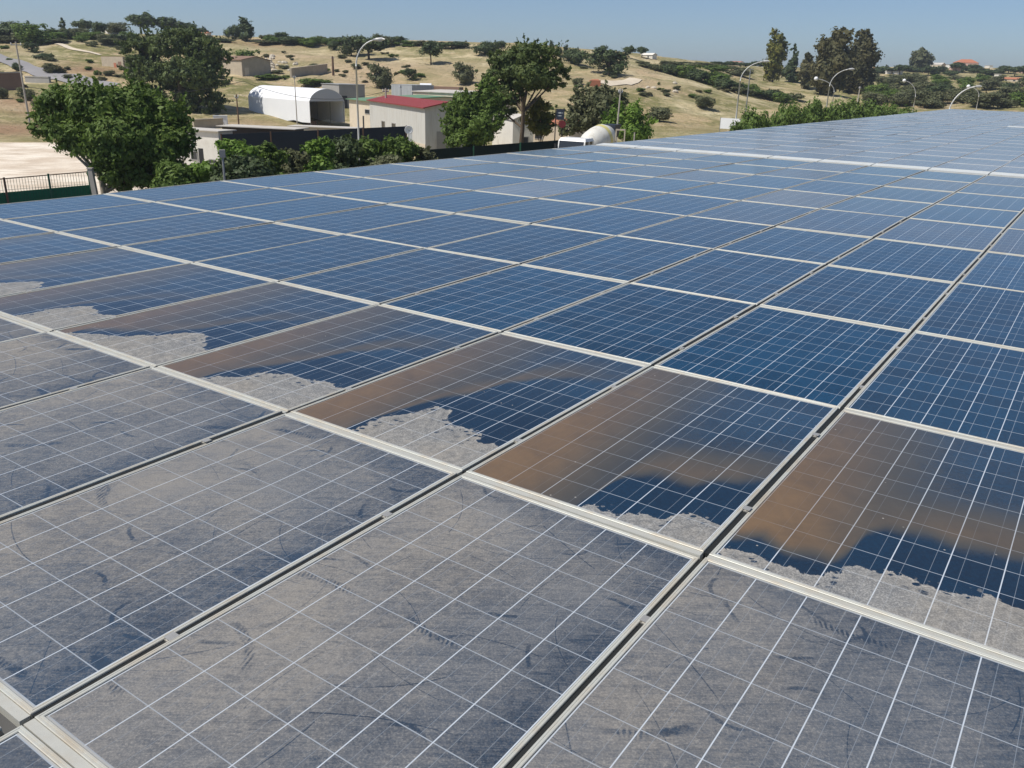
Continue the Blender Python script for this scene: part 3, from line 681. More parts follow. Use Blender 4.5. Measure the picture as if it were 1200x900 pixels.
for nm, mt, sh in (('olive',L_OLIVE,'round'),('dark',L_DARK,'round'),('broad',L_BROAD,'round'),('flat',L_OLIVE,'flat'),('darkflat',L_DARK,'flat'),('cypress',L_DARK,'cypress'),('tree',L_DARK,'tree'),('brown',L_EUC,'flat'),('bright',L_BROAD,'flat')):
    PR[nm] = [proto(3400 if sh != 'cypress' else 1800, .038, mt, 100+len(PR)*5+q, sh) for q in range(2)]
NAMES = {'olive':'hillside_shrub','dark':'hillside_shrub','broad':'hillside_shrub','flat':'hillside_shrub','darkflat':'hillside_shrub','cypress':'cypress_tree','tree':'hillside_tree','brown':'hillside_shrub','bright':'hillside_shrub'}
CNT = [0]
def shrub(px, py, w_, h_, kind='olive', label=None, group=None, D=None):
    """stands on the terrain where photo pixel (px, py) meets it; w_, h_ size in photo pixels"""
    if D is None: p, D = ground(px, py)
    if D > 850:        # its foot is behind the crest
        az_ = math.degrees(math.atan2(ray(px, py)[0], ray(px, py)[1])); D = float(np.interp(az_, TAB[:,0], TAB[:,2]))*math.cos(R(az_))*.99; p = foot(px, D, py)
    else: p = foot(px, D, py)
    CNT[0] += 1; rr = random.Random(CNT[0]); cm, tm = PR[kind][CNT[0] % 2]
    q = D/FPX; o = empty(NAMES[kind], p, rr.uniform(0, 6.28), label=label, cat='tree' if kind in ('cypress','tree') else 'shrub', group=group)
    wq = w_*q*(1.12 if kind != 'cypress' else 2.5); o.scale = (wq, wq, max(.6, (zat(px, py-h_, D)-p[2])*1.10))
    link('crown', cm, o); link('trunk', tm, o); return o
SK = 'trees and bushes on the skyline'; HS = 'shrubs scattered over the dry hill'
for a in [
 (14,48,44,26,'dark','broad dark bush at the left end of the skyline'),(42,52,38,24,'broad','green bush right of the broad dark bush on the skyline'),(32,42,26,10,'bright','light green low bush against the dark skyline bush'),
 (62,44,28,14,'darkflat','low dark bush left of the lone small cypress'),(75,40,7,17,'cypress','lone small cypress on the left skyline'),(88,43,40,14,'flat','wide grey-green bush right of the lone cypress'),
 (100,38,30,14,'tree','round dark tree behind the wide grey-green bush'),(113,42,20,16,'dark','dark bush just before the small white house'),(124,48,17,12,'brown','brownish bush below the small white house'),
 (138,40,26,14,'olive','grey-green bush right of the small white house'),(165,34,40,18,'tree','umbrella-shaped dark tree, tallest above the huge pine'),(193,36,34,14,'tree','second umbrella-shaped dark tree above the huge pine'),(216,38,30,12,'tree','third umbrella-shaped dark tree above the huge pine'),(236,38,18,10,'darkflat','low dark bush at the end of the umbrella trees'),
 (272,46,18,19,'dark','rounded dark tree touching the broad cypress'),(289,48,17,28,'cypress','broad dark cypress at the crest beside a rounded tree')]:
    shrub(a[0], a[1], a[2], a[3], a[4], a[5], SK)
for a in [
 (312,46,16,8,'flat'),(325,48,18,10,'dark'),(345,52,30,12,'darkflat'),(363,55,22,13,'bright'),(380,50,24,10,'flat'),(398,52,24,12,'darkflat'),(455,52,22,9,'darkflat'),(472,52,22,9,'dark'),(488,54,14,7,'flat'),(335,44,12,6,'dark')]:
    shrub(*a, label='low dark bush in the thin line along the hill crest', group='crest bushes')
for a in [
 (432,70,44,28,'tree','biggest dark clump of trees on the crest left of the lone tree'),(412,66,28,24,'dark','dark round bush joined to the biggest crest clump'),(450,55,24,14,'olive','grey-green bush right of the biggest crest clump'),
 (505,76,28,25,'tree','lone round tree with its shadow on the bare dry slope'),(567,66,26,20,'dark','round dark bush on the crest left of the umbrella pine'),(584,60,13,12,'dark','small dark bush touching the round one on the crest'),
 (448,104,27,28,'olive','grey-green shrub right of the lamp post, above the green roof'),(482,95,14,15,'dark','small dark shrub between the lone tree and grey-green shrub'),(545,99,24,25,'olive','bushy grey-green shrub left of the umbrella pine crown'),
 (646,62,6,15,'cypress','thin leftmost cypress right of the umbrella pine'),(654,66,9,12,'dark','small dark tree between two thin cypresses'),(663,64,6,12,'cypress','thin second cypress right of the umbrella pine'),(676,76,28,22,'dark','dark bush below the two thin cypresses'),
 (713,89,42,32,'dark','large round dark bush at the shoulder of the hill'),(736,68,16,14,'tree','dark tree on the skyline before the white roof'),(752,68,14,12,'tree','dark tree on the skyline touching the white roof'),(706,58,10,6,'dark','tiny dark treetop above the large round bush'),
 (677,100,13,9,'olive','small grey-green shrub left of the reddish stone block'),(770,142,27,16,'olive','round grey-green shrub low on the dry slope'),(825,127,24,15,'olive','round grey-green shrub up the slope left of the lamp'),
 (22,84,10,12,'dark','dark bush growing at the roadside'),(38,62,15,12,'dark','dark shrub above the road'),(50,70,20,9,'dark','low dark shrub next to the road bend'),(62,86,26,14,'brown','grey-brown dry bush below the road bend'),(30,50,24,10,'olive','scrubby shrub under the skyline bushes'),
 (3,116,14,14,'olive','shrub at the far left below the brown wall'),(33,118,19,15,'olive','shrub right of the utility pole foot'),(107,54,13,7,'flat','flat shrub in the middle of the left slope'),(115,88,8,8,'bright','small green shrub by the ruined hut'),
 (293,80,28,22,'broad','green shrub in front of the brown shed'),(390,60,11,14,'dark','dark bush behind the brown post'),(322,94,36,9,'bright','flat green shrub behind the white tent'),(370,100,40,11,'bright','long low green shrub touching the tent roof')]:
    shrub(a[0], a[1], a[2], a[3], a[4], a[5], HS)
for a in [(775,84,26,12,'flat'),(790,88,26,14,'dark'),(805,92,30,16,'broad'),(822,97,30,17,'dark'),(838,101,32,18,'broad'),(855,106,30,16,'dark'),(868,110,26,12,'flat'),(762,80,20,8,'flat'),(880,112,30,14,'broad'),(900,116,30,13,'dark'),(916,120,26,12,'broad'),(930,118,24,12,'flat'),(785,78,26,9,'flat'),(812,80,30,9,'flat'),(840,84,34,10,'bright'),(866,90,30,12,'olive')]:
    shrub(*a, label='scrub bush in the green belt running down the edge of the dry slope', group='belt of scrub bushes')
# green bushes beyond the roof edge on the right
rr = random.Random(4)
for k in range(17):
    px = 870+k*11.5+rr.uniform(-3,3); D = 78+k*2.2
    top = np.interp(px, [865,900,940,1000,1060], [130,120,113,112,120]) + rr.uniform(-3,4)
    b = foot(px, D, 135); H = zat(px, top, D)-b[2]; q = D/FPX
    cm, tm = PR['broad' if k % 3 else 'bright'][k % 2]
    o = empty('roadside_bush', b, rr.uniform(0,6), label='lush green bush in the dense row just beyond the roof edge under the tall trees', cat='bush', group='lush bushes beyond the roof edge')
    o.scale = (34*q, 34*q, max(1.5, H)); link('crown', cm, o); link('trunk', tm, o)
# tall trees
def tall(px, py, wpx, hpx, mat, label, n=9000, seed=0, size=.28, cyp=False, name='tall_tree'):
    p, D = ground(px, py); q = D/FPX; rg = random.Random(seed); H = hpx*q; W = wpx*q/2
    L = []
    zs = [.14,.26,.38,.50,.62,.74,.86,.94]
    for t in zs:
        ww = W*((1.05-t)*1.0 if cyp else (.75+.35*math.sin(t*3.2))*(1 if t < .85 else .7))
        for _ in range(1 if cyp else 2): L.append((rg.uniform(-.3,.3)*W, rg.uniform(-.3,.3)*W, t*H, ww*(.9 if cyp else .68), ww*(.9 if cyp else .68), H*.11))
    return tree(name, p, L, n, size, mat, label, trunk_h=H*.5, trunk_r=.25, seed=seed, clumps=14, spread=.34)
tall(905,96,24,54,L_YELL,'tall yellow-green poplar left of the slim conifer',seed=21,name='poplar_tree')
tall(926,96,18,42,L_DARK,'slim pointed conifer between the poplar and the eucalyptus',seed=22,cyp=True,name='conifer_tree')
tall(942,104,18,38,L_EUC,'short brownish tree tucked against the eucalyptus',seed=23,n=5000)
tall(971,112,44,70,L_EUC,'tall brownish eucalyptus, left one of the big pair',seed=24,n=15000,size=.34,name='eucalyptus_tree')
tall(1003,110,40,66,L_EUC,'tall darker eucalyptus, right one of the big pair',seed=25,n=14000,size=.34,name='eucalyptus_tree')
# orchard on the right
rr = random.Random(12); used = []
k = 0
while k < 72:
    px = rr.uniform(1018, 1235); py = rr.uniform(93, 128)
    if any(abs(px-a) < 13 and abs(py-b_) < 4.5 for a, b_ in used): k += .2; continue
    used.append((px, py)); k += 1; t = (py-93)/35
    shrub(px, py, 16+t*14+rr.uniform(-3,4), 9+t*9+rr.uniform(-2,2), rr.choice(['olive','olive','flat','dark','broad']), 'grey-green tree of the orchard on the flat land below the villas', 'orchard trees below the villas')
for k in range(26):
    px = 1020+k*8.5+rr.uniform(-3,3); py = 86+rr.uniform(-2,4)
    shrub(px, py, 18, 7+rr.uniform(0,5), rr.choice(['dark','darkflat','tree']), 'dark tree in the distant wooded band around the villas', 'distant trees around the villas')
for k in range(20):
    px = 800+k*8+rr.uniform(-3,3); py = 75+rr.uniform(-1,3)
    if 893 < px < 1016: continue
    shrub(px, py, 14, 3.5+rr.uniform(0,3), rr.choice(['darkflat','flat']), 'tiny far bush on the low horizon ridge', 'tiny bushes on the far ridge')
p, D = ground(1078, 84); tall(1078,84,24,24,L_OLIVE,'rounded tall olive-green tree standing above the villas',seed=30,n=5000,size=.5)
rr = random.Random(9)
for k in range(58):
    px = k*9.4-10+rr.uniform(-4,4); hz = 71+px*.0267
    ridge = float(np.interp(math.degrees(math.atan2(ray(px,60)[0], ray(px,60)[1])), TAB[:,0], TAB[:,3]))*FPX
    if 270 < px < 300: continue
    py = hz-ridge+rr.uniform(0, 7 if px < 150 else 3.5); h_ = rr.uniform(6,15) if px < 150 else rr.uniform(4,10)
    shrub(px, py, rr.uniform(16,34), h_, rr.choice(['dark','broad','flat','darkflat','bright','olive']), 'bushy clump in the green belt along the crest of the hill', 'green belt on the hill crest')
# small scattered scrub, individually
rr = random.Random(5); k = 0
while k < 150:
    px = rr.uniform(0, 870); py = rr.uniform(52, 140)
    hz = 71+px*.0267
    if py < hz-22 or (200 < px < 560 and py > 100) or py > hz+58: continue
    k += 1; sz = rr.uniform(3, 9)
    shrub(px, py, sz*1.5, sz*.7, rr.choice(['olive','flat','brown','bright']), 'small tuft of scrub dotted over the dry grass slope', 'small scrub tufts')
for k in range(34):
    px = rr.uniform(308, 348) if k < 26 else rr.uniform(745, 800); py = rr.uniform(66, 84) if k < 26 else rr.uniform(98, 112); p, D = ground(px, py); z_ = rr.uniform(.25, .8)
    m = MB().ball((0,0,.1), 1, 7, 5); m.v = [(x*(1+rr.uniform(-.2,.2)), y*(1+rr.uniform(-.2,.2)), z*(1+rr.uniform(-.2,.2))) for x, y, z in m.v]
    o = tag(m.build('pale_rock', M_ROCK, loc=p), 'pale limestone rock lying on the dry slope', 'rock', 'pale rocks on the slope'); o.scale = (z_, z_*.8, z_*.6); o.rotation_euler = (0,0,k)

# ------------------------------------------------------------------ buildings
m_whitewall = plain('white_render', (.74,.71,.64), .9, .12, .8, .2, dirt=(.5,.45,.38))
m_creamwall = plain('cream_render', (.62,.54,.42), .9, .15, .8, .2, dirt=(.42,.36,.28))
m_greywall = plain('grey_block_wall', (.34,.33,.31), .9, .2, .8, .2)
m_brownwall = plain('brown_block_wall', (.24,.16,.12), .95, .25, .6, .1)
m_shadewall = plain('shade_brown_wall', (.085,.07,.06), .95, .3, .6, .1)  # brown darkened to paint the shade under the open shed's roof
m_stone = plain('rough_stone', (.44,.38,.29), .95, .3, 1.2, .1, bump=.6)
m_pinkwall = plain('pink_render', (.60,.40,.32), .9, .1, .5, .2)
m_red = corrugated('red_corrugated', (.27,.045,.04), .25, 'x', .5, (.22,.05,.04))
m_green = corrugated('green_corrugated', (.14,.27,.16), .3, 'x', .6, (.25,.28,.2))
m_tile = plain('terracotta_roof', (.42,.17,.10), .85, .2, .8, .2)
m_cladding = corrugated('pale_cladding', (.60,.59,.55), .3, 'x', .6, (.42,.38,.32))
m_greyclad = corrugated('grey_cladding', (.40,.42,.43), .3, 'x', .6, (.3,.3,.28))
m_darkfence = plain('dark_sheet_fence', (.024,.032,.045), .7, .2, 2, .2)
m_paleroof = plain('pale_roof_sheet', (.52,.49,.44), .8, .2, .8, .2, dirt=(.36,.3,.24))
m_dark = plain('dark_opening', (.03,.03,.03), .8, .2)
m_window = plain('window_glass', (.03,.035,.04), .15, .1, 1, .6)
m_tarp = plain('white_tarpaulin', (.80,.81,.82), .55, .05, .6, .3)
m_tarpgrey = plain('shaded_gable_grey', (.45,.47,.50), .6, .08, .8, .3)  # unlit gable painted as grey tarpaulin; also used for lid, lens and headlights
m_netting = plain('green_netting', (.03,.17,.09), .8, .2, 4, .1)
m_netdark = plain('dark_netting', (.012,.022,.02), .85, .2, 2, .1)
m_greenmetal = plain('green_metal', (.03,.13,.075), .5, .2, 4, .4)
m_conc = plain('concrete', (.42,.39,.34), .9, .15, 3, .2)
m_lamp = plain('painted_lamp_post', (.58,.58,.56), .5, .1, 2, .4, .2)
m_rust = plain('rusty_metal', (.16,.10,.07), .8, .3, 3, .2)
m_whitepaint = plain('white_vehicle_paint', (.78,.78,.76), .3, .04, 2, .5)
m_cream = plain('cream_paint', (.76,.74,.66), .4, .1, 2, .4, dirt=(.5,.45,.35))
m_yellow = plain('yellow_paint', (.68,.60,.22), .4, .05, 2, .4)
m_black = plain('black_rubber', (.02,.02,.022), .7, .2, 3, .3)

def local(o_pt, ax):
    """frame with origin o_pt and x axis along ax"""
    a = math.atan2(ax[1], ax[0]); return a
def house(name, A, Bc, Cc, zt_, label, cat, wall, roof, ridge=.6, over=.2, rooftype='gable', win=(), doors=(), group=None, zb=None, roofname='roof'):
    """footprint from near corner Bc to A (side face) and Cc (end face); local x runs B->A, y B->C"""
    A, Bc, Cc = [np.array(q[:2], float) for q in (A, Bc, Cc)]
    La = np.linalg.norm(A-Bc); e = (A-Bc)/La; n = np.array([-e[1], e[0]])
    Lc = (Cc-Bc)@n; sgn = 1 if Lc > 0 else -1; Lc = abs(Lc)
    z0 = min(float(terrain(*q)) for q in (A, Bc, Cc)) - .3 if zb is None else zb
    o = empty(name, (Bc[0], Bc[1], z0), math.atan2(e[1], e[0]), label=label, cat=cat, group=group); H = zt_-z0
    Y = lambda y: sgn*y
    def bx(m, x0, x1, y0, y1, a, b, mi=0): m.box(x0, x1, min(Y(y0),Y(y1)), max(Y(y0),Y(y1)), a, b, mi)
    m = MB(); t = .15
    bx(m,0,La,0,t,0,H); bx(m,0,La,Lc-t,Lc,0,H); bx(m,0,t,t,Lc-t,0,H); bx(m,La-t,La,t,Lc-t,0,H)
    if rooftype == 'gable' and ridge > 0:
        for xx in (0, La-t):
            m.poly([(xx,Y(0),H),(xx,Y(Lc),H),(xx,Y(Lc/2),H+ridge),(xx+t,Y(0),H),(xx+t,Y(Lc),H),(xx+t,Y(Lc/2),H+ridge)],[(0,1,2),(3,5,4),(0,2,5,3),(1,4,5,2)])
    m.build('wall', wall, o)
    r = MB(); v = over; th = .08
    if rooftype == 'gable':
        k = ridge/(Lc/2)
        for s_ in (0, 1):
            ys = [(-v if s_ == 0 else Lc+v), Lc/2]
            zz = [H-v*k+.03, H+ridge+.03]
            q = [(-v,Y(ys[0]),zz[0]),(La+v,Y(ys[0]),zz[0]),(La+v,Y(ys[1]),zz[1]),(-v,Y(ys[1]),zz[1])]
            r.poly(q+[(x,y,z+th) for x,y,z in q],[(0,3,2,1),(4,5,6,7),(0,1,5,4),(1,2,6,5),(2,3,7,6),(3,0,4,7)])
    elif rooftype == 'hip':
        q = [(-v,Y(-v),H+.02),(La+v,Y(-v),H+.02),(La+v,Y(Lc+v),H+.02),(-v,Y(Lc+v),H+.02),(La*.3,Y(Lc/2),H+ridge),(La*.7,Y(Lc/2),H+ridge)]
        r.poly(q,[(0,1,5,4),(1,2,5),(2,3,4,5),(3,0,4),(3,2,1,0)])
    elif rooftype == 'shed':
        q = [(-v,Y(-v),H+.03),(La+v,Y(-v),H+.03),(La+v,Y(Lc+v),H+ridge+.03),(-v,Y(Lc+v),H+ridge+.03)]
        r.poly(q+[(x,y,z+th) for x,y,z in q],[(0,3,2,1),(4,5,6,7),(0,1,5,4),(1,2,6,5),(2,3,7,6),(3,0,4,7)])
    else: r.box(-v,La+v,min(Y(-v),Y(Lc+v)),max(Y(-v),Y(Lc+v)),H+.002,H+.06)
    r.build(roofname, roof, o)
    for face, u0, u1, a, b in win:      # face 'a' = side (y=0), 'c' = end (x=0)
        w1 = MB(); f1 = MB(); d = .03
        if face == 'a': bx(w1,u0,u1,-.012,.05,a,b); 
        else: bx(w1,-.012,.05,u0,u1,a,b)
        fr = .06
        for (p0,p1,q0,q1) in ((u0-fr,u1+fr,b,b+fr),(u0-fr,u1+fr,a-fr,a),(u0-fr,u0,a,b),(u1,u1+fr,a,b)):
            if face == 'a': bx(f1,p0,p1,-.04,.04,q0,q1)
            else: bx(f1,-.04,.04,p0,p1,q0,q1)
        ff = f1.build('window', m_greywall, o); w1.build('pane', m_window, ff)
    for face, u0, u1, b, mt in doors:
        w1 = MB()
        if face == 'a': bx(w1,u0,u1,-.02,.05,.02,b)
        else: bx(w1,-.02,.05,u0,u1,.02,b)
        w1.build('door', mt, o)
    return o
F = lambda px, D, py=120: at(px, py, D)

# red-roofed shed, green-roofed building, huts
o = house('red_roofed_shed', F(433,85), F(498,70), F(533,75), zat(498,127,70), 'pale shed with bright red metal roof half hidden by the dense green tree', 'shed', m_cladding, m_red, .45, .25, win=(('a',8.5,9.6,1.9,2.5),('a',12.0,13.0,1.9,2.5)), doors=(('c',1.0,2.2,2.4,m_greywall),('a',3.6,4.6,2.1,m_greyclad)))
for xx in (.12, 5.6, 10.8): MB().tube([(xx,-.2,0),(xx,-.2,zat(498,127,70)+.1)], .05, 8).build('downpipe', m_greyclad, o)
MB().box(.0,3.2,-.06,-.002 if False else .12,.0,1.35).build('base_wall', m_creamwall, o, loc=(.02,.0,0)).location.y = -.10
house('green_roofed_building', F(409,97), F(434,92), F(505,118), zat(434,119,92), 'cream building with faded green roof between the tent and the red-roofed shed', 'building', m_creamwall, m_green, .5, .3, 'gable', doors=(('a',1.9,2.3,2.3,m_dark),), win=(('a',.3,1.5,2.6,3.0),))
house('grey_hut', F(378,122), F(398,118), F(409,124), zat(398,99,118), 'small grey hut with dark side standing behind the white tent', 'hut', m_greywall, m_greyclad, .1, .1, 'flat', doors=(('c',.3,1.2,2.0,m_window),))
house('metal_container', F(459,112), F(483,109), F(487,114), zat(483,100,109), 'blue-grey metal container on the slope behind the red-roofed shed', 'container', m_greyclad, m_greyclad, .1, .02, 'flat')
house('low_beige_building', F(484,104), F(535,100), F(541,106), zat(520,109,102), 'long low beige building just behind the red roof', 'building', m_creamwall, m_paleroof, .2, .15, 'shed')
house('brown_sheet_wall', F(500,113), F(538,110), F(539,111), zat(520,102,111), 'long brown sheet wall above the low beige building', 'wall', m_brownwall, m_brownwall, 0, 0, 'flat', roofname='coping')
b = foot(499, 112, 104); zc = zat(499, 101, 112)
t_ = empty('water_tank', b, label='small white cylindrical water tank on the roofs behind the shed', cat='tank')
MB().tube([(-.75,0,zc-b[2]),(.75,0,zc-b[2])], .36, 14).build('tank_body', m_tarp, t_, smooth=False)
MB().box(-.6,-.4,-.25,.25,0,zc-b[2]-.28).box(.4,.6,-.25,.25,0,zc-b[2]-.28).build('stand', m_steel, t_)
# pale shed behind the pine
house('white_shed', F(577,82,150), F(601,74,150), F(613,78,150), zat(601,141,74), 'bright white shed wall visible behind the umbrella pine trunk', 'shed', m_whitewall, m_paleroof, .4, .1, 'gable', win=(('c',.8,1.4,1.0,1.9),))
house('beige_cottage', F(620,86,150), F(668,84,150), F(674,90,150), zat(645,146,85), 'beige cottage wall behind the sparse young tree', 'cottage', m_creamwall, m_tile, .3, .1, 'shed', win=(('a',3.0,3.8,1.0,2.0),))
# low lean-to building with white wall
o = house('lean_to_building', F(205,57,170), F(257,55.4,170), F(259,57,170), zat(258,156,54), 'low white-walled lean-to with pale roof and posts behind the hedge', 'building', m_whitewall, m_paleroof, .1, .2, 'flat', win=(('a',.45,.95,1.05,1.25),('a',2.0,2.5,1.2,1.7)), doors=(('a',1.45,1.85,1.95,m_dark),))
for xx in (.55, 1.25):
    MB().box(xx-.04,xx+.04,-.5,-.42,0,zat(258,156,54)+.25).build('post', m_rust, o)
o = house('open_sided_shed', F(262,61,170), F(345,59.5,170), F(348,61,170), zat(345,151.5,59.5), 'low flat pale-roofed shed directly behind the left half of the dark sheet fence', 'shed', m_shadewall, m_paleroof, .1, .3, 'flat')
house('long_pale_roofed_shed', F(340,68,160), F(416,67,160), F(418,68.4,160), zat(400,150.5,67), 'farther thin pale roof showing above the fence just below the white tent', 'shed', m_creamwall, m_paleroof, .1, .15, 'flat')
# dark corrugated fence
def fence_line(name, pts, ztop, zbot, mat, label, postmat, step=2.5, thick=.03, postx=.04, panelname='sheet', rail=False, cat='fence'):
    P = [np.array(p[:2]) for p in pts]; o = empty(name, (*P[0], 0), math.atan2(*(P[-1]-P[0])[::-1]), label=label, cat=cat)
    L = np.linalg.norm(P[-1]-P[0])
    zt0 = ztop if hasattr(ztop, '__len__') else (ztop, ztop)
    m = MB(); m.hexa([(0,-thick,zbot),(L,-thick,zbot),(L,thick,zbot),(0,thick,zbot)],[(0,-thick,zt0[0]),(L,-thick,zt0[1]),(L,thick,zt0[1]),(0,thick,zt0[0])]); m.build(panelname, mat, o)
    n = int(L/step)+1
    for k in range(n+1):
        x = L*k/n; z = zt0[0]+(zt0[1]-zt0[0])*k/n
        MB().box(x-postx,x+postx,-thick-.07,-thick-.005,0,z+.05).build('post', postmat, o)
    return o, L
fence_line('corrugated_fence', [F(259,54.6,160), F(476,60,160)], (zat(262,157.5,54.6), zat(470,147.5,60)), 0, m_darkfence, 'long dark blue-grey sheet fence running above the hedge', m_rust, 3.5)
fence_line('netted_fence', [F(497,56,175), F(662,60,165)], (zat(510,176,56), zat(655,163.5,60)), 0, m_netdark, 'dark green netted fence running past the umbrella pine trunk', m_greenmetal, 4)
# green fence with netting at the left
a_, b_ = F(-40,32.5,210), F(104,35.8,205)
P0, P1 = np.array(a_[:2]), np.array(b_[:2]); L = np.linalg.norm(P1-P0)
fe = empty('green_mesh_fence', (*P0, 0), math.atan2(*(P1-P0)[::-1]), label='green wire mesh fence with netting along its lower half by the pale yard', cat='fence')
z0_, z1_ = zat(0,210.5,33.4), zat(104,201,35.8); n0_, n1_ = zat(0,227,33.4), zat(104,217,35.8)
MB().hexa([(0,-.01,.1),(L,-.01,.1),(L,.01,.1),(0,.01,.1)],[(0,-.01,n0_),(L,-.01,n1_),(L,.01,n1_),(0,.01,n0_)]).build('netting', m_netting, fe)
m = MB()
for k in range(int(L/.11)): m.box(k*.11-.006,k*.11+.006,-.03,-.018,.1,z0_+(z1_-z0_)*k*.11/L)
for q in range(6):
    z = .3+q*.42
    if z < z0_: m.box(0,L,-.033,-.022,z-.006,z+.006)
m.build('wire_mesh', m_greenmetal, fe)
MB().tube([(0,0,z0_),(L,0,z1_)], .022, 6).build('top_rail', m_rust, fe)
for px in (-38, 1, 53, 103):
    t = (px+40)/144; x = L*t; MB().box(x-.035,x+.035,-.08,-.034,0,z0_+(z1_-z0_)*t+.06).build('post', m_greenmetal if px > 10 else m_rust, fe)
p = foot(109, 35.6, 215); pc = empty('concrete_post', p, label='leaning pale concrete post at the end of the green fence', cat='post')
MB().hexa([(.02,-.09,-.3),(.24,-.09,-.3),(.24,.1,-.3),(.02,.1,-.3)],[(-.12,-.08,z1_+.15),(.06,-.08,z1_+.15),(.06,.08,z1_+.15),(-.12,.08,z1_+.15)]).build('shaft', m_conc, pc)
MB().box(-.14,.08,-.1,.1,z1_+.152,z1_+.2).build('cap', m_conc, pc)

# white tunnel tent
Bt, At, Ct = F(364,102,146), F(293,114,140), F(411,104,147)
e = (At-Bt)[:2]; Lt = np.linalg.norm(e); e /= Lt; n_ = np.array([-e[1], e[0]]); Wt = (Ct-Bt)[:2]@n_; sg = 1 if Wt > 0 else -1; Wt = abs(Wt)
zb0 = float(terrain(Bt[0], Bt[1])); zap = zat(388,104,104)-zb0; zev = zat(364,118.5,102)-zb0
tt = empty('storage_tent', (Bt[0], Bt[1], zb0), math.atan2(e[1], e[0]), label='white arched storage tent with dark open end on the yard', cat='tent')
prof = [(0,.0)]; NP = 14; low = .55
arc = [(0, low), (0, zev)]
for k in range(1, NP): 
    t = k/NP; arc.append((Wt*t, zev+(zap-zev)*math.sin(math.pi*t)**.55))
arc += [(Wt, zev), (Wt, low)]
m = MB(); th = .05
for (off, fl) in ((0, 0),):
    vs_ = []
    for x in np.linspace(0, Lt, 9):
        for q, (y, z) in enumerate(arc):
            zz = z
            if q in (0, len(arc)-1): zz = z+.12*math.sin(x*1.7)-(.25 if x > Lt-2 else 0)
            vs_.append((x, sg*y, zz))
    nA = len(arc); fs = [(k*nA+q, k*nA+q+1, (k+1)*nA+q+1, (k+1)*nA+q) for k in range(8) for q in range(nA-1)]
    m.poly(vs_, fs)
tc = m.build('canopy', m_tarp, tt); sm_ = tc.modifiers.new('solid', 'SOLIDIFY'); sm_.thickness = .04; sm_.offset = 0
m = MB(); pts = [(0.02, sg*y, z) for y, z in arc[1:-1]]; m.poly(pts, [tuple(range(len(pts)))]); m.build('gable_cloth', m_tarpgrey, tt)
m = MB(); pts = [(Lt-.02, sg*y, z) for y, z in arc[1:-1]]+[(Lt-.02, sg*Wt, .1), (Lt-.02, 0, .1)]; m.poly(pts, [tuple(range(len(pts)))]); m.build('rear_cloth', m_brownwall, tt)
for x in np.linspace(.06, Lt-.06, 6):
    for y in (.06, Wt-.06): MB().tube([(x, sg*y, 0), (x, sg*y, zev-.03)], .04, 6).build('pole', m_steel, tt)
for k in range(7):     # crates kept in the tent
    pass
p0 = Bt + np.array([e[0]*6+n_[0]*sg*2.2, e[1]*6+n_[1]*sg*2.2, 0])
for k in range(5):
    q = Bt[:2] + e*(2.0+k*2.1) + n_*sg*(1.2+.35*(k % 3)); cr_ = empty('stacked_pallet', (q[0], q[1], zb0), k*.3, label='brown wooden pallet load under the raised side of the tent', cat='pallet', group='pallet loads in the tent')
    mm = MB()
    for z in (0,.12): mm.box(-.6,.6,-.5,.5,z+.08,z+.11); [mm.box(xx-.05,xx+.05,-.5,.5,z,z+.08) for xx in (-.5,0,.5)]
    mm.build('pallet', m_rust, cr_); MB().box(-.5,.5,-.42,.42,.235,.62+.1*(k % 2)).build('load', m_brownwall, cr_)
# water cube
p, D = ground(259, 147); q = D/FPX
o = empty('water_cistern', p, .2, label='white cube-shaped cistern at the foot of the huge dark pine', cat='cistern')
MB().box(-7.5*q,7.5*q,-.5,.5,0,9.5*q).build('tank', m_tarp, o); MB().box(-7.8*q,7.8*q,-.55,.55,9.5*q+.002,10.2*q).build('lid', m_tarpgrey, o); MB().tube([(3*q,-.5,3*q),(3*q,-.62,3*q)],.06,8).build('tap', m_rust, o)
# walls and ruins on the slope
def wallthing(name, px0, py0, px1, py1, hpx, mat, label, th=.35, capm=None, ragged=0):
    (a, Da), (c, Dc) = ground(px0, py0), ground(px1, py1); L = np.linalg.norm((c-a)[:2]); H = hpx*(Da+Dc)/2/FPX
    o = empty(name, (a[0], a[1], min(a[2], c[2])), math.atan2(c[1]-a[1], c[0]-a[0]), label=label, cat='wall'); z = abs(a[2]-c[2]); rr = random.Random(px0)
    m = MB(); n = 14
    zs = [H+z*(1 if c[2] > a[2] else -1)*(k/n if c[2] > a[2] else (k/n-1))*1.0+rr.uniform(-1,1)*ragged*H for k in range(n+1)]
    for k in range(n):
        x0, x1 = L*k/n, L*(k+1)/n; zz = zs[k] if ragged else None
        za, zb_ = (zs[k], zs[k+1])
        m.hexa([(x0,0,-.4),(x1,0,-.4),(x1,th,-.4),(x0,th,-.4)],[(x0,0,za),(x1,0,zb_),(x1,th,zb_),(x0,th,za)])
    m.build('masonry', mat, o)
    m = MB()
    for k in range(n):
        x0, x1 = L*k/n, L*(k+1)/n; m.hexa([(x0,-.06,zs[k]+.003),(x1,-.06,zs[k+1]+.003),(x1,th+.06,zs[k+1]+.003),(x0,th+.06,zs[k]+.003)],[(x0,-.06,zs[k]+.15),(x1,-.06,zs[k+1]+.15),(x1,th+.06,zs[k+1]+.15),(x0,th+.06,zs[k]+.15)])
    m.build('coping', capm or mat, o); return o
wallthing('retaining_wall', -30, 107, 27, 106, 19, m_brownwall, 'brown block wall with pale top below the road at far left', capm=m_conc)
wallthing('retaining_wall', 30, 97, 58, 98, 6, m_greywall, 'low grey wall along the road right of the brown block wall')
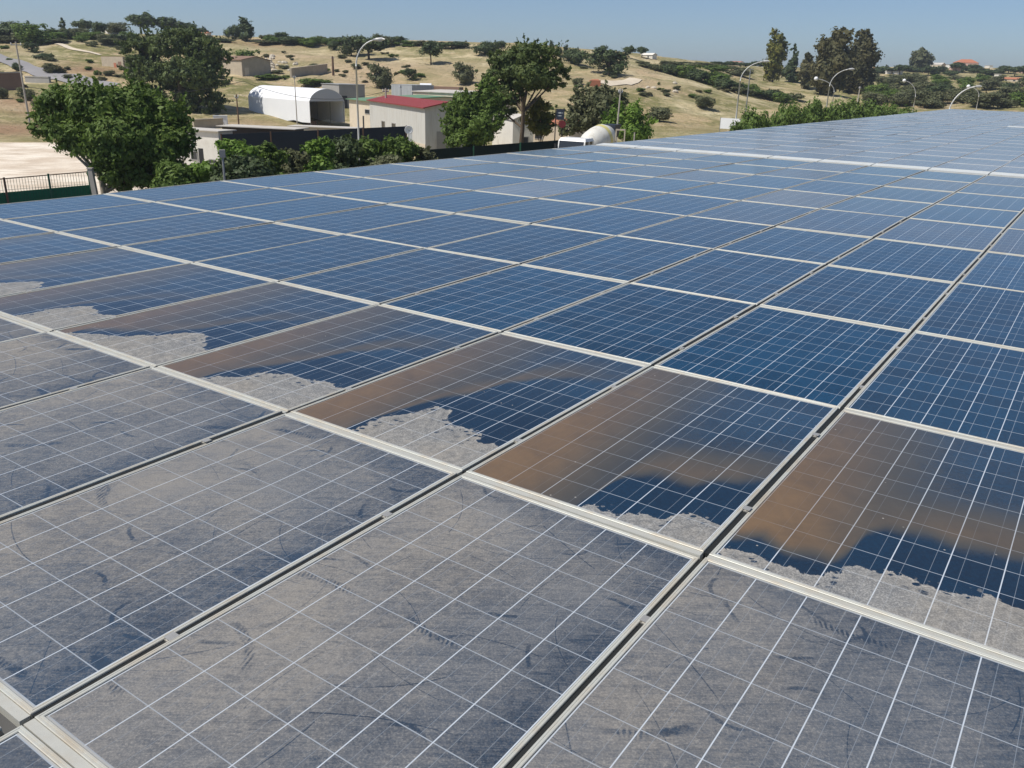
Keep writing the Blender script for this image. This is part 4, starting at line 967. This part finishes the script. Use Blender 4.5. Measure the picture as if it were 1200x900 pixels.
wallthing('stone_wall', 342, 92, 384, 86, 9, m_stone, 'low brown stone wall on the slope above the tent')
wallthing('garden_wall', 228, 152, 262, 150, 9, m_stone, 'low mud-brown wall under the huge dark pine')
o = house('ruined_hut', F(122,140,95), F(147,136,95), F(149,141,95), float(terrain(*F(147,136,95)[:2]))+2.0, 'small ruined stone hut with reddish wall behind the spreading tree', 'ruin', m_stone, m_brownwall, .1, 0, 'flat', doors=(('a',.6,1.6,1.6,m_brownwall),('a',2.2,3.0,1.4,m_tile)))
o = house('brown_shed', F(250,150,85), F(284,144,85), F(294,152,85), float(terrain(*F(284,144,85)[:2]))+2.6, 'brown sloping-roofed shed on the slope right of the huge pine', 'shed', m_stone, m_brownwall, .6, .2, 'gable', doors=(('c',.5,1.3,1.7,m_creamwall),))
# houses on the crest
def farhouse(px, py, wpx, hpx, wall, roof, label, rtype='gable', ridge=.3, name='farmhouse', group=None, windows=2, depth=.6, skew=.12, D=None, cat='house'):
    p, D0 = ground(px, py); D = D or D0; q = D/FPX; W = wpx*q; H = hpx*q
    A = F(px-wpx/2, D*(1+skew*.1), py); Bq = F(px+wpx/2, D, py); nrm = np.array([ (A-Bq)[1], -(A-Bq)[0] ]); nrm = nrm/np.linalg.norm(nrm)
    if nrm[1] < 0: nrm = -nrm
    Cq = Bq[:2] + nrm*W*depth; zb = min(float(terrain(*A[:2])), float(terrain(*Bq[:2])))-.2
    zt__ = zat(px, py, D)+H
    win = tuple(('a', W*(k+.5)/windows-W*.06, W*(k+.5)/windows+W*.06, max(.3,(zt__-zb)*.45), (zt__-zb)*.78) for k in range(windows))
    return house(name, A, Bq, (*Cq, 0), zt__, label, cat, wall, roof, ridge*H, .15, rtype, win=win, zb=zb, group=group)
farhouse(125,40,13,5.5,m_whitewall,m_whitewall,'small white house among bushes on the left crest','flat',windows=1)
farhouse(505,53.5,48,2.2,m_whitewall,m_paleroof,'long low white building lying on the crest above the lone tree','flat',windows=5,depth=.12)
farhouse(466,54,12,2.4,m_greywall,m_paleroof,'small dark-windowed hut at the left end of the long white building','flat',windows=1)
farhouse(758,68,13,3.5,m_whitewall,m_whitewall,'small house with white roof on the skyline beside two dark trees','gable',.5,windows=1)
farhouse(238,42,9,3,m_creamwall,m_tile,'tiny cream house glimpsed above the huge dark pine','gable',.3,windows=1)
farhouse(860,76,14,3,m_creamwall,m_tile,'tiny house with reddish roof on the far ridge left of the poplar','gable',.4,windows=1)
farhouse(1130,83,30,9,m_pinkwall,m_tile,'large pink villa with red hipped roof','hip',.45,windows=5)
farhouse(1116,85,9,6,m_pinkwall,m_tile,'pink annex attached in front of the large pink villa','flat',windows=1)
farhouse(1096,81,13,5,m_creamwall,m_paleroof,'cream house left of the large pink villa','gable',.4,windows=2)
farhouse(1114,80,6,4,m_whitewall,m_tile,'narrow white house squeezed beside the pink villa','flat',windows=1)
farhouse(1030,86,17,4.5,m_creamwall,m_tile,'house with orange roof beside the dark eucalyptus','gable',.4,windows=2)
farhouse(1022,91,8,4,m_whitewall,m_whitewall,'tiny white cube house nearest the dark eucalyptus','flat',windows=1)
farhouse(1045,88,16,4,m_whitewall,m_whitewall,'white house with steep white roof in the village','gable',.6,windows=1)
farhouse(1058,83.5,9,5,m_whitewall,m_whitewall,'small white block house above the steep white roof','flat',windows=1)
farhouse(1070,85,10,5,m_creamwall,m_tile,'beige house beneath the rounded olive-green tree','gable',.3,windows=1)
farhouse(1160,80,6,3,m_whitewall,m_whitewall,'isolated tiny white house right of the pink villa','flat',windows=1)
farhouse(1184,96,18,3,m_creamwall,m_tile,'low farm building with orange roof in the orchard','gable',.6,windows=2)
farhouse(1170,92,5,5,m_whitewall,m_whitewall,'slender white hut left of the low orange-roofed farm','flat',windows=1)
farhouse(1194,86,8,3,m_pinkwall,m_tile,'tiny pinkish house near the right edge of the photo','gable',.4,windows=1)
p, D = ground(368, 100) if False else ground(367//1, 99)
o = tag(MB().box(-.9,.9,-.7,.7,-.2,.9).poly([(-.7,-.5,.9),(.7,-.5,.9),(.6,.5,1.1),(-.6,.4,1.05)],[(0,1,2,3)]).build('stone_block', m_tile, loc=ground(697,101)[0]), 'squat reddish stone block on the slope by the pale track', 'block')

# ------------------------------------------------------------------ poles, lamps, signs
def lamp(base, H, arm, rise, side, label, ball=False, r=.075, group='street lamps', angle=0, armr=.045):
    """pole with a swan-neck arm; side +1/-1 along world x turned by angle"""
    o = empty('street_lamp', base, angle, label=label, cat='street lamp', group=group)
    hp = H-rise; MB().tube([(0,0,-.2),(0,0,.8),(0,0,.82),(0,0,hp)], [r*1.25,r*1.25,r,r*.75], 10).build('pole', m_lamp, o, smooth=True)
    pts = [(side*arm*(1-math.cos(t)), 0, hp+rise*math.sin(t)) for t in np.linspace(0, math.pi*.44, 9)]
    MB().tube(pts, armr, 8).build('arm', m_lamp, o, smooth=True); x, _, z = pts[-1]
    m = MB()
    if ball: m.ball((x+side*.15,0,z+.02), .26, 12, 8); m.build('lamp_head', m_tarp, o, smooth=True)
    else:
        m.tube([(x-side*.1,0,z),(x+side*.18,0,z+.03),(x+side*.5,0,z+.06),(x+side*.72,0,z+.05)], [.05,.11,.12,.04], 10); hd = m.build('lamp_head', m_lamp, o, smooth=True)
        MB().ball((x+side*.38,0,z-.05), .1, 10, 6, sc=(1.8,.9,.5)).build('lens', m_tarpgrey, hd, smooth=True)
    return o
D = 59.; b = foot(421.5, D, 193); zt1 = zat(440, 48, D)
lamp(b, zt1-b[2], 1.55, 1.7, 1, 'tall pale swan-neck street lamp rising from the hedge, nearest lamp')
D = 91.; b = foot(861.5, D, 148); lamp(b, zat(880,72,D)-b[2], 2.6, 2.0, 1, 'pale swan-neck street lamp beside the white notice board', r=.09)
D = 90.; b = foot(872, D, 148); o = empty('thin_pole', b, label='thin grey pole right next to the lamp at the white board', cat='pole')
MB().tube([(0,0,-.2),(.0,0,zat(878,82,D)-b[2])], [.07,.05], 8).build('shaft', m_steel, o); MB().box(-.3,.3,-.03,.03,zat(878,82,D)-b[2],zat(878,82,D)-b[2]+.08).build('crossarm', m_steel, o)
D = 104.; b = foot(966.5, D, 140); lamp(b, zat(985,81,D)-b[2], 2.4, 2.0, 1, 'pale swan-neck street lamp in front of the eucalyptus pair', r=.09)
D = 112.; b = foot(973, D, 138); lamp(b, zat(950,92,D)-b[2], 3.0, 1.6, -1, 'street lamp with white ball head leaning over the green bushes', ball=True, r=.07, armr=.04)
D = 130.; b = foot(1070, D, 128); lamp(b, zat(1047,94,D)-b[2], 2.4, 2.3, -1, 'ball-headed lamp with arched arm before the orchard', ball=True, r=.07)
D = 92.; b = foot(1112, D, 131); lamp(b, zat(1138,101,D)-b[2], 2.8, 2.6, 1, 'stout pale lamp arm rising over the far roof corner', r=.09, armr=.07)
D = 128.; b = foot(1144, D, 128); lamp(b, zat(1126,101,D)-b[2], 2.1, 1.4, -1, 'ball-headed lamp right of the stout pale lamp arm', ball=True, r=.06)
D = 120.; b = foot(1214, D, 128); lamp(b, zat(1199,108,D)-b[2], 1.9, 1.2, -1, 'ball-headed lamp cut by the right edge of the photo', ball=True, r=.06)
def pole(name, px, D, pybase, pytop, r, mat, label, cross=None, insul=True, lean=0):
    b = foot(px, D, pybase); H = zat(px, pytop, D)-b[2]; o = empty(name, b, .2, label=label, cat='pole')
    MB().tube([(0,0,-.3),(lean,0,H)], [r*1.15,r*.75], 8).build('shaft', mat, o)
    if cross:
        MB().box(lean-cross,lean+cross,-.05,.05,H-.35,H-.25).build('crossarm', m_steel, o)
        for s_ in (-1,1): MB().tube([(lean+s_*cross*.9,0,H-.25),(lean+s_*cross*.9,0,H-.08)],.04,6).build('insulator', m_tarp, o)
    return o, np.array([b[0]+lean, b[1], b[2]+H])
_, PT1 = pole('utility_pole', 36, 88, 150, 50, .10, m_conc, 'grey concrete utility pole left of the spreading tree', .5, lean=-.1)
_, PT2 = pole('utility_pole', 453, 84, 148, 103, .11, m_conc, 'concrete pole standing before the red-roofed shed', .3)
pole('utility_pole', 721, 66, 160, 103, .08, m_conc, 'thin concrete pole rising beside the bright green bush', .15, lean=.2)
pole('utility_pole', 281, 78, 160, 110, .07, m_rust, 'thin dark pole left of the white tent', .15)
pole('utility_pole', 391, 150, 97, 66, .2, m_rust, 'short rusty brown post on the sandy slope', .3)
pole('utility_pole', 1003+2, 130, 120, 101, .09, m_conc, 'short grey pole at the foot of the eucalyptus pair', .15)
pole('utility_pole', 346, 100, 108, 88, .06, m_conc, 'slim pale pole sticking up behind the tent roof', .15)
pole('utility_pole', 470, 104, 113, 99, .06, m_steel, 'short pole with bright top on the roofs behind the shed', .12)
pole('fence_post', 743, 64, 166, 155, .07, m_conc, 'short pale concrete stub right of the mixer truck', None)
def wire(pts, r, label):
    P = []
    for a, b in zip(pts[:-1], pts[1:]):
        for k in range(12): t = k/12; P.append(tuple(a*(1-t)+b*t-np.array([0,0,1.2*4*t*(1-t)])))
    P.append(tuple(pts[-1])); tag(MB().tube(P, r, 5).build('overhead_wire', m_black, None), label, 'wire')
wire([PT1-np.array([0,0,4.2]), at(285,95,88), PT2-np.array([0,0,.3])], .022, 'thin overhead wire sagging past the huge dark pine to the tent')
# satellite dish
b = foot(479, 55, 158); zc = zat(479,152,55)-b[2]
o = empty('satellite_dish', b, .2, label='white round satellite dish at the end of the dark corrugated fence', cat='satellite dish')
m = MB(); pts = []
for k in range(5):
    rr_ = .27*k/4
    for q in range(16): t = 2*math.pi*q/16; pts.append((rr_*math.cos(t), -.02-.08*(k/4)**2, zc+rr_*math.sin(t)))
m.poly(pts, [(k*16+q,k*16+(q+1)%16,(k+1)*16+(q+1)%16,(k+1)*16+q) for k in range(4) for q in range(16)])
ds = m.build('dish', m_tarp, o, smooth=True); ds.modifiers.new('s','SOLIDIFY').thickness = .015
MB().tube([(0,.05,0),(0,.05,zc)], .025, 6).build('mast', m_steel, o); MB().tube([(0,-.03,zc-.25),(0,-.35,zc-.02)], .012, 5).box(-.03,.03,-.42,-.35,zc-.05,zc+.01).build('receiver_arm', m_steel, o)
# dark sign with a red round one
b = foot(650, 62, 165); zt2 = zat(650,127,62)-b[2]; q = 62/FPX
o = empty('sign_board', b, -.1, label='dark blue rectangular board on a post above the netted fence', cat='sign')
MB().tube([(0,0,0),(0,0,zt2)], .04, 8).build('post', m_black, o)
m_navy = plain('dark_blue_sign', (.03,.04,.06), .5, .1); bd = MB().box(.05,10*q,-.05,-.01,zt2-12*q,zt2).build('board', m_navy, o)
MB().box(2.5*q,8.5*q,-.056,-.052,zt2-5*q,zt2-3.6*q).box(2.5*q,7*q,-.056,-.052,zt2-8*q,zt2-7*q).build('faded_panel', m_greyclad, bd)
b = foot(658, 62.5, 165); zr = zat(658,145,62.5)-b[2]
o = empty('round_sign', b, -.1, label='faded red round sign below the dark blue board', cat='sign')
MB().tube([(0,0.03,0),(0,.03,zr+.2)], .03, 8).build('post', m_black, o)
m_redsign = plain('faded_red', (.16,.025,.03), .6, .3, 5); pts = [(.27*math.cos(t), -.01, zr+.27*math.sin(t)) for t in np.linspace(0, 2*math.pi, 17)[:-1]]
dsc = MB().poly(pts, [tuple(range(16))]).build('disc', m_redsign, o); dsc.modifiers.new('s','SOLIDIFY').thickness = .02
# white notice board
D = 88.; q = D/FPX; b = foot(856, D, 152); zt3 = zat(856,138.5,D)-b[2]
o = empty('notice_board', b, -.6, label='white rectangular notice board at the foot of the lamp beyond the roof', cat='sign')
MB().box(-13*q,13*q,-.03,.03,zt3-12*q,zt3).build('board', m_tarp, o)
MB().box(-13.6*q,-13.1*q,-.04,.04,0,zt3+.1).build('post', m_steel, o); MB().box(13.1*q,13.6*q,-.04,.04,0,zt3+.1).build('post', m_steel, o)
# beige timber frame by the truck
b = foot(727, 62, 165); q = 62/FPX; zt4 = zat(727,151,62)-b[2]
o = empty('goal_frame', b, 0, label='small beige metal frame standing behind the mixer truck drum', cat='frame')
MB().box(-6*q,5*q,-.04,.04,zt4-.1,zt4).build('top_bar', m_creamwall, o)
for x in (-5.6*q, 4.5*q): MB().box(x-.04,x+.04,-.038,.038,0,zt4-.102).build('leg', m_creamwall, o)
# small grey box on a stub at the roof edge
p = roofp(-8*PA-.12, row_y(4)-3.0, 0); p = at(263, 207.5, 13.6)
o = empty('roof_edge_sensor', (p[0], p[1], ZR-.3), .3, label='small grey box on a stub post at the roof edge below the brightest shrub', cat='sensor')
MB().tube([(0,0,0),(0,0,.40)], .018, 8).build('stub', m_steel, o); MB().box(-.045,.045,-.035,.035,.402,.52).build('box', m_greywall, o)

# ------------------------------------------------------------------ concrete mixer truck
def truck():
    D = 59.; b = foot(676, D, 165); fwd = np.array([-.50, -.866])
    o = empty('mixer_truck', (b[0], b[1], 0), math.atan2(fwd[1], fwd[0]), label='white concrete mixer truck with yellow band on its drum behind the roof edge', cat='truck'); o.scale = (.88, .86, .97)
    # local x forward, front bumper at x=+1.0
    X = -1.9
    m = MB(); y = 1.2
    m.hexa([(X+1.2,-y,.75),(X+3,-y,.75),(X+3,y,.75),(X+1.2,y,.75)],[(X+1.2,-y,1.75),(X+3.0,-y,1.75),(X+3.0,y,1.75),(X+1.2,y,1.75)])
    m.hexa([(X+1.2,-y,2.62),(X+2.78,-y,2.62),(X+2.78,y,2.62),(X+1.2,y,2.62)],[(X+1.25,-y+.1,2.82),(X+2.6,-y+.1,2.82),(X+2.6,y-.1,2.82),(X+1.25,y-.1,2.82)])
    for s_ in (-1, 1):
        ya, yb = sorted((s_*y, s_*(y-.1)))
        m.hexa([(X+2.88,ya,1.75),(X+3,ya,1.75),(X+3,yb,1.75),(X+2.88,yb,1.75)],[(X+2.68,ya,2.62),(X+2.8,ya,2.62),(X+2.8,yb,2.62),(X+2.68,yb,2.62)])
        m.box(X+1.2,X+1.45,ya,yb,1.75,2.62); m.box(X+2.0,X+2.1,ya,yb,1.75,2.62)
    m.box(X+1.2,X+1.28,-y+.1,y-.1,1.75,2.62)
    cab = m.build('cab', m_whitepaint, o)
    MB().hexa([(X+2.93,-y+.1,1.75),(X+2.96,-y+.1,1.75),(X+2.96,y-.1,1.75),(X+2.93,y-.1,1.75)],[(X+2.73,-y+.1,2.62),(X+2.76,-y+.1,2.62),(X+2.76,y-.1,2.62),(X+2.73,y-.1,2.62)]).build('windscreen', m_window, cab)
    for s_ in (-1, 1):
        MB().box(X+1.45,X+2.0,*sorted((s_*(y-.03), s_*(y-.06))),1.76,2.61).build('side_window', m_window, cab)
        MB().box(X+2.95,X+3.06,*sorted((s_*1.25, s_*1.45)),1.9,2.4).build('mirror', m_black, cab)
        MB().box(X+3.002,X+3.05,*sorted((s_*.7, s_*1.1)),.85,1.02).build('headlight', m_tarpgrey, cab)
    MB().box(X+3.002,X+3.03,-.6,.6,1.05,1.5).build('grille', m_black, cab)
    MB().box(X-6,X+2.9,-.45,.45,.55,.85).box(X+3.0,X+3.15,-1.2,1.2,.4,.72).build('chassis', m_black, o)
    for xx in (X+2.1, X-3.2, X-4.5):
        for s_ in (-1, 1):
            wv = MB().tube([(xx,s_*.85,.5),(xx,s_*1.18,.5)], .5, 18).build('wheel', m_black, o); MB().tube([(xx,s_*1.181,.5),(xx,s_*1.2,.5)], .25, 12).build('rim', m_lamp, wv)
    # drum
    p0 = Vector((X+.85,0,1.85)); p1 = Vector((X-4.6,0,2.85)); pr = [(0,.45),(.08,.8),(.28,1.08),(.5,1.16),(.68,1.12),(.85,.82),(1,.45)]
    def dr(ts): return [p0.lerp(p1, t) for t in ts]
    tt_ = np.linspace(0,1,22); rad = np.interp(tt_, [a for a,_ in pr], [c for _,c in pr])
    dm = MB().tube(dr(tt_), list(rad), 24).build('drum', m_cream, o, smooth=True)
    t2 = np.linspace(.55,.64,5); MB().tube(dr(t2), list(np.interp(t2, [a for a,_ in pr], [c for _,c in pr])+.012), 24, cap=False).build('drum_band', m_yellow, dm, smooth=True)
    MB().hexa([(X-5.2,-.4,2.6),(X-4.3,-.4,2.6),(X-4.3,.4,2.6),(X-5.2,.4,2.6)],[(X-5.4,-.6,3.55),(X-4.1,-.6,3.55),(X-4.1,.6,3.55),(X-5.4,.6,3.55)]).build('hopper', m_navy, o)
    MB().box(X-4.9,X-4.7,-.5,-.35,.85,2.6).box(X-4.9,X-4.7,.35,.5,.85,2.6).box(X+.95,X+1.1,-.8,.8,.85,2.2).build('support_frame', m_whitepaint, o)
    MB().tube([(X-5.3,0,2.3),(X-6.3,.2,1.3)], .2, 10).build('chute', m_lamp, o)
    MB().tube([(X+1.1,-1.05,.9),(X+1.1,-1.05,2.7)], .07, 8).build('exhaust', m_steel, o)
truck()

# ------------------------------------------------------------------ air
hm = bpy.data.materials.new('hazy_air'); hm.use_nodes = True; ht = hm.node_tree; ht.nodes.clear()
ho = ht.nodes.new('ShaderNodeOutputMaterial'); hv = ht.nodes.new('ShaderNodeVolumePrincipled')
hv.inputs['Color'].default_value = (.80,.88,1,1); hv.inputs['Density'].default_value = .00030; hv.inputs['Anisotropy'].default_value = .2
ht.links.new(hv.outputs[0], ho.inputs['Volume'])
tag(MB().box(-1500, 1500, -200, 2200, -2.5, 45).build('haze', hm), kind='stuff')
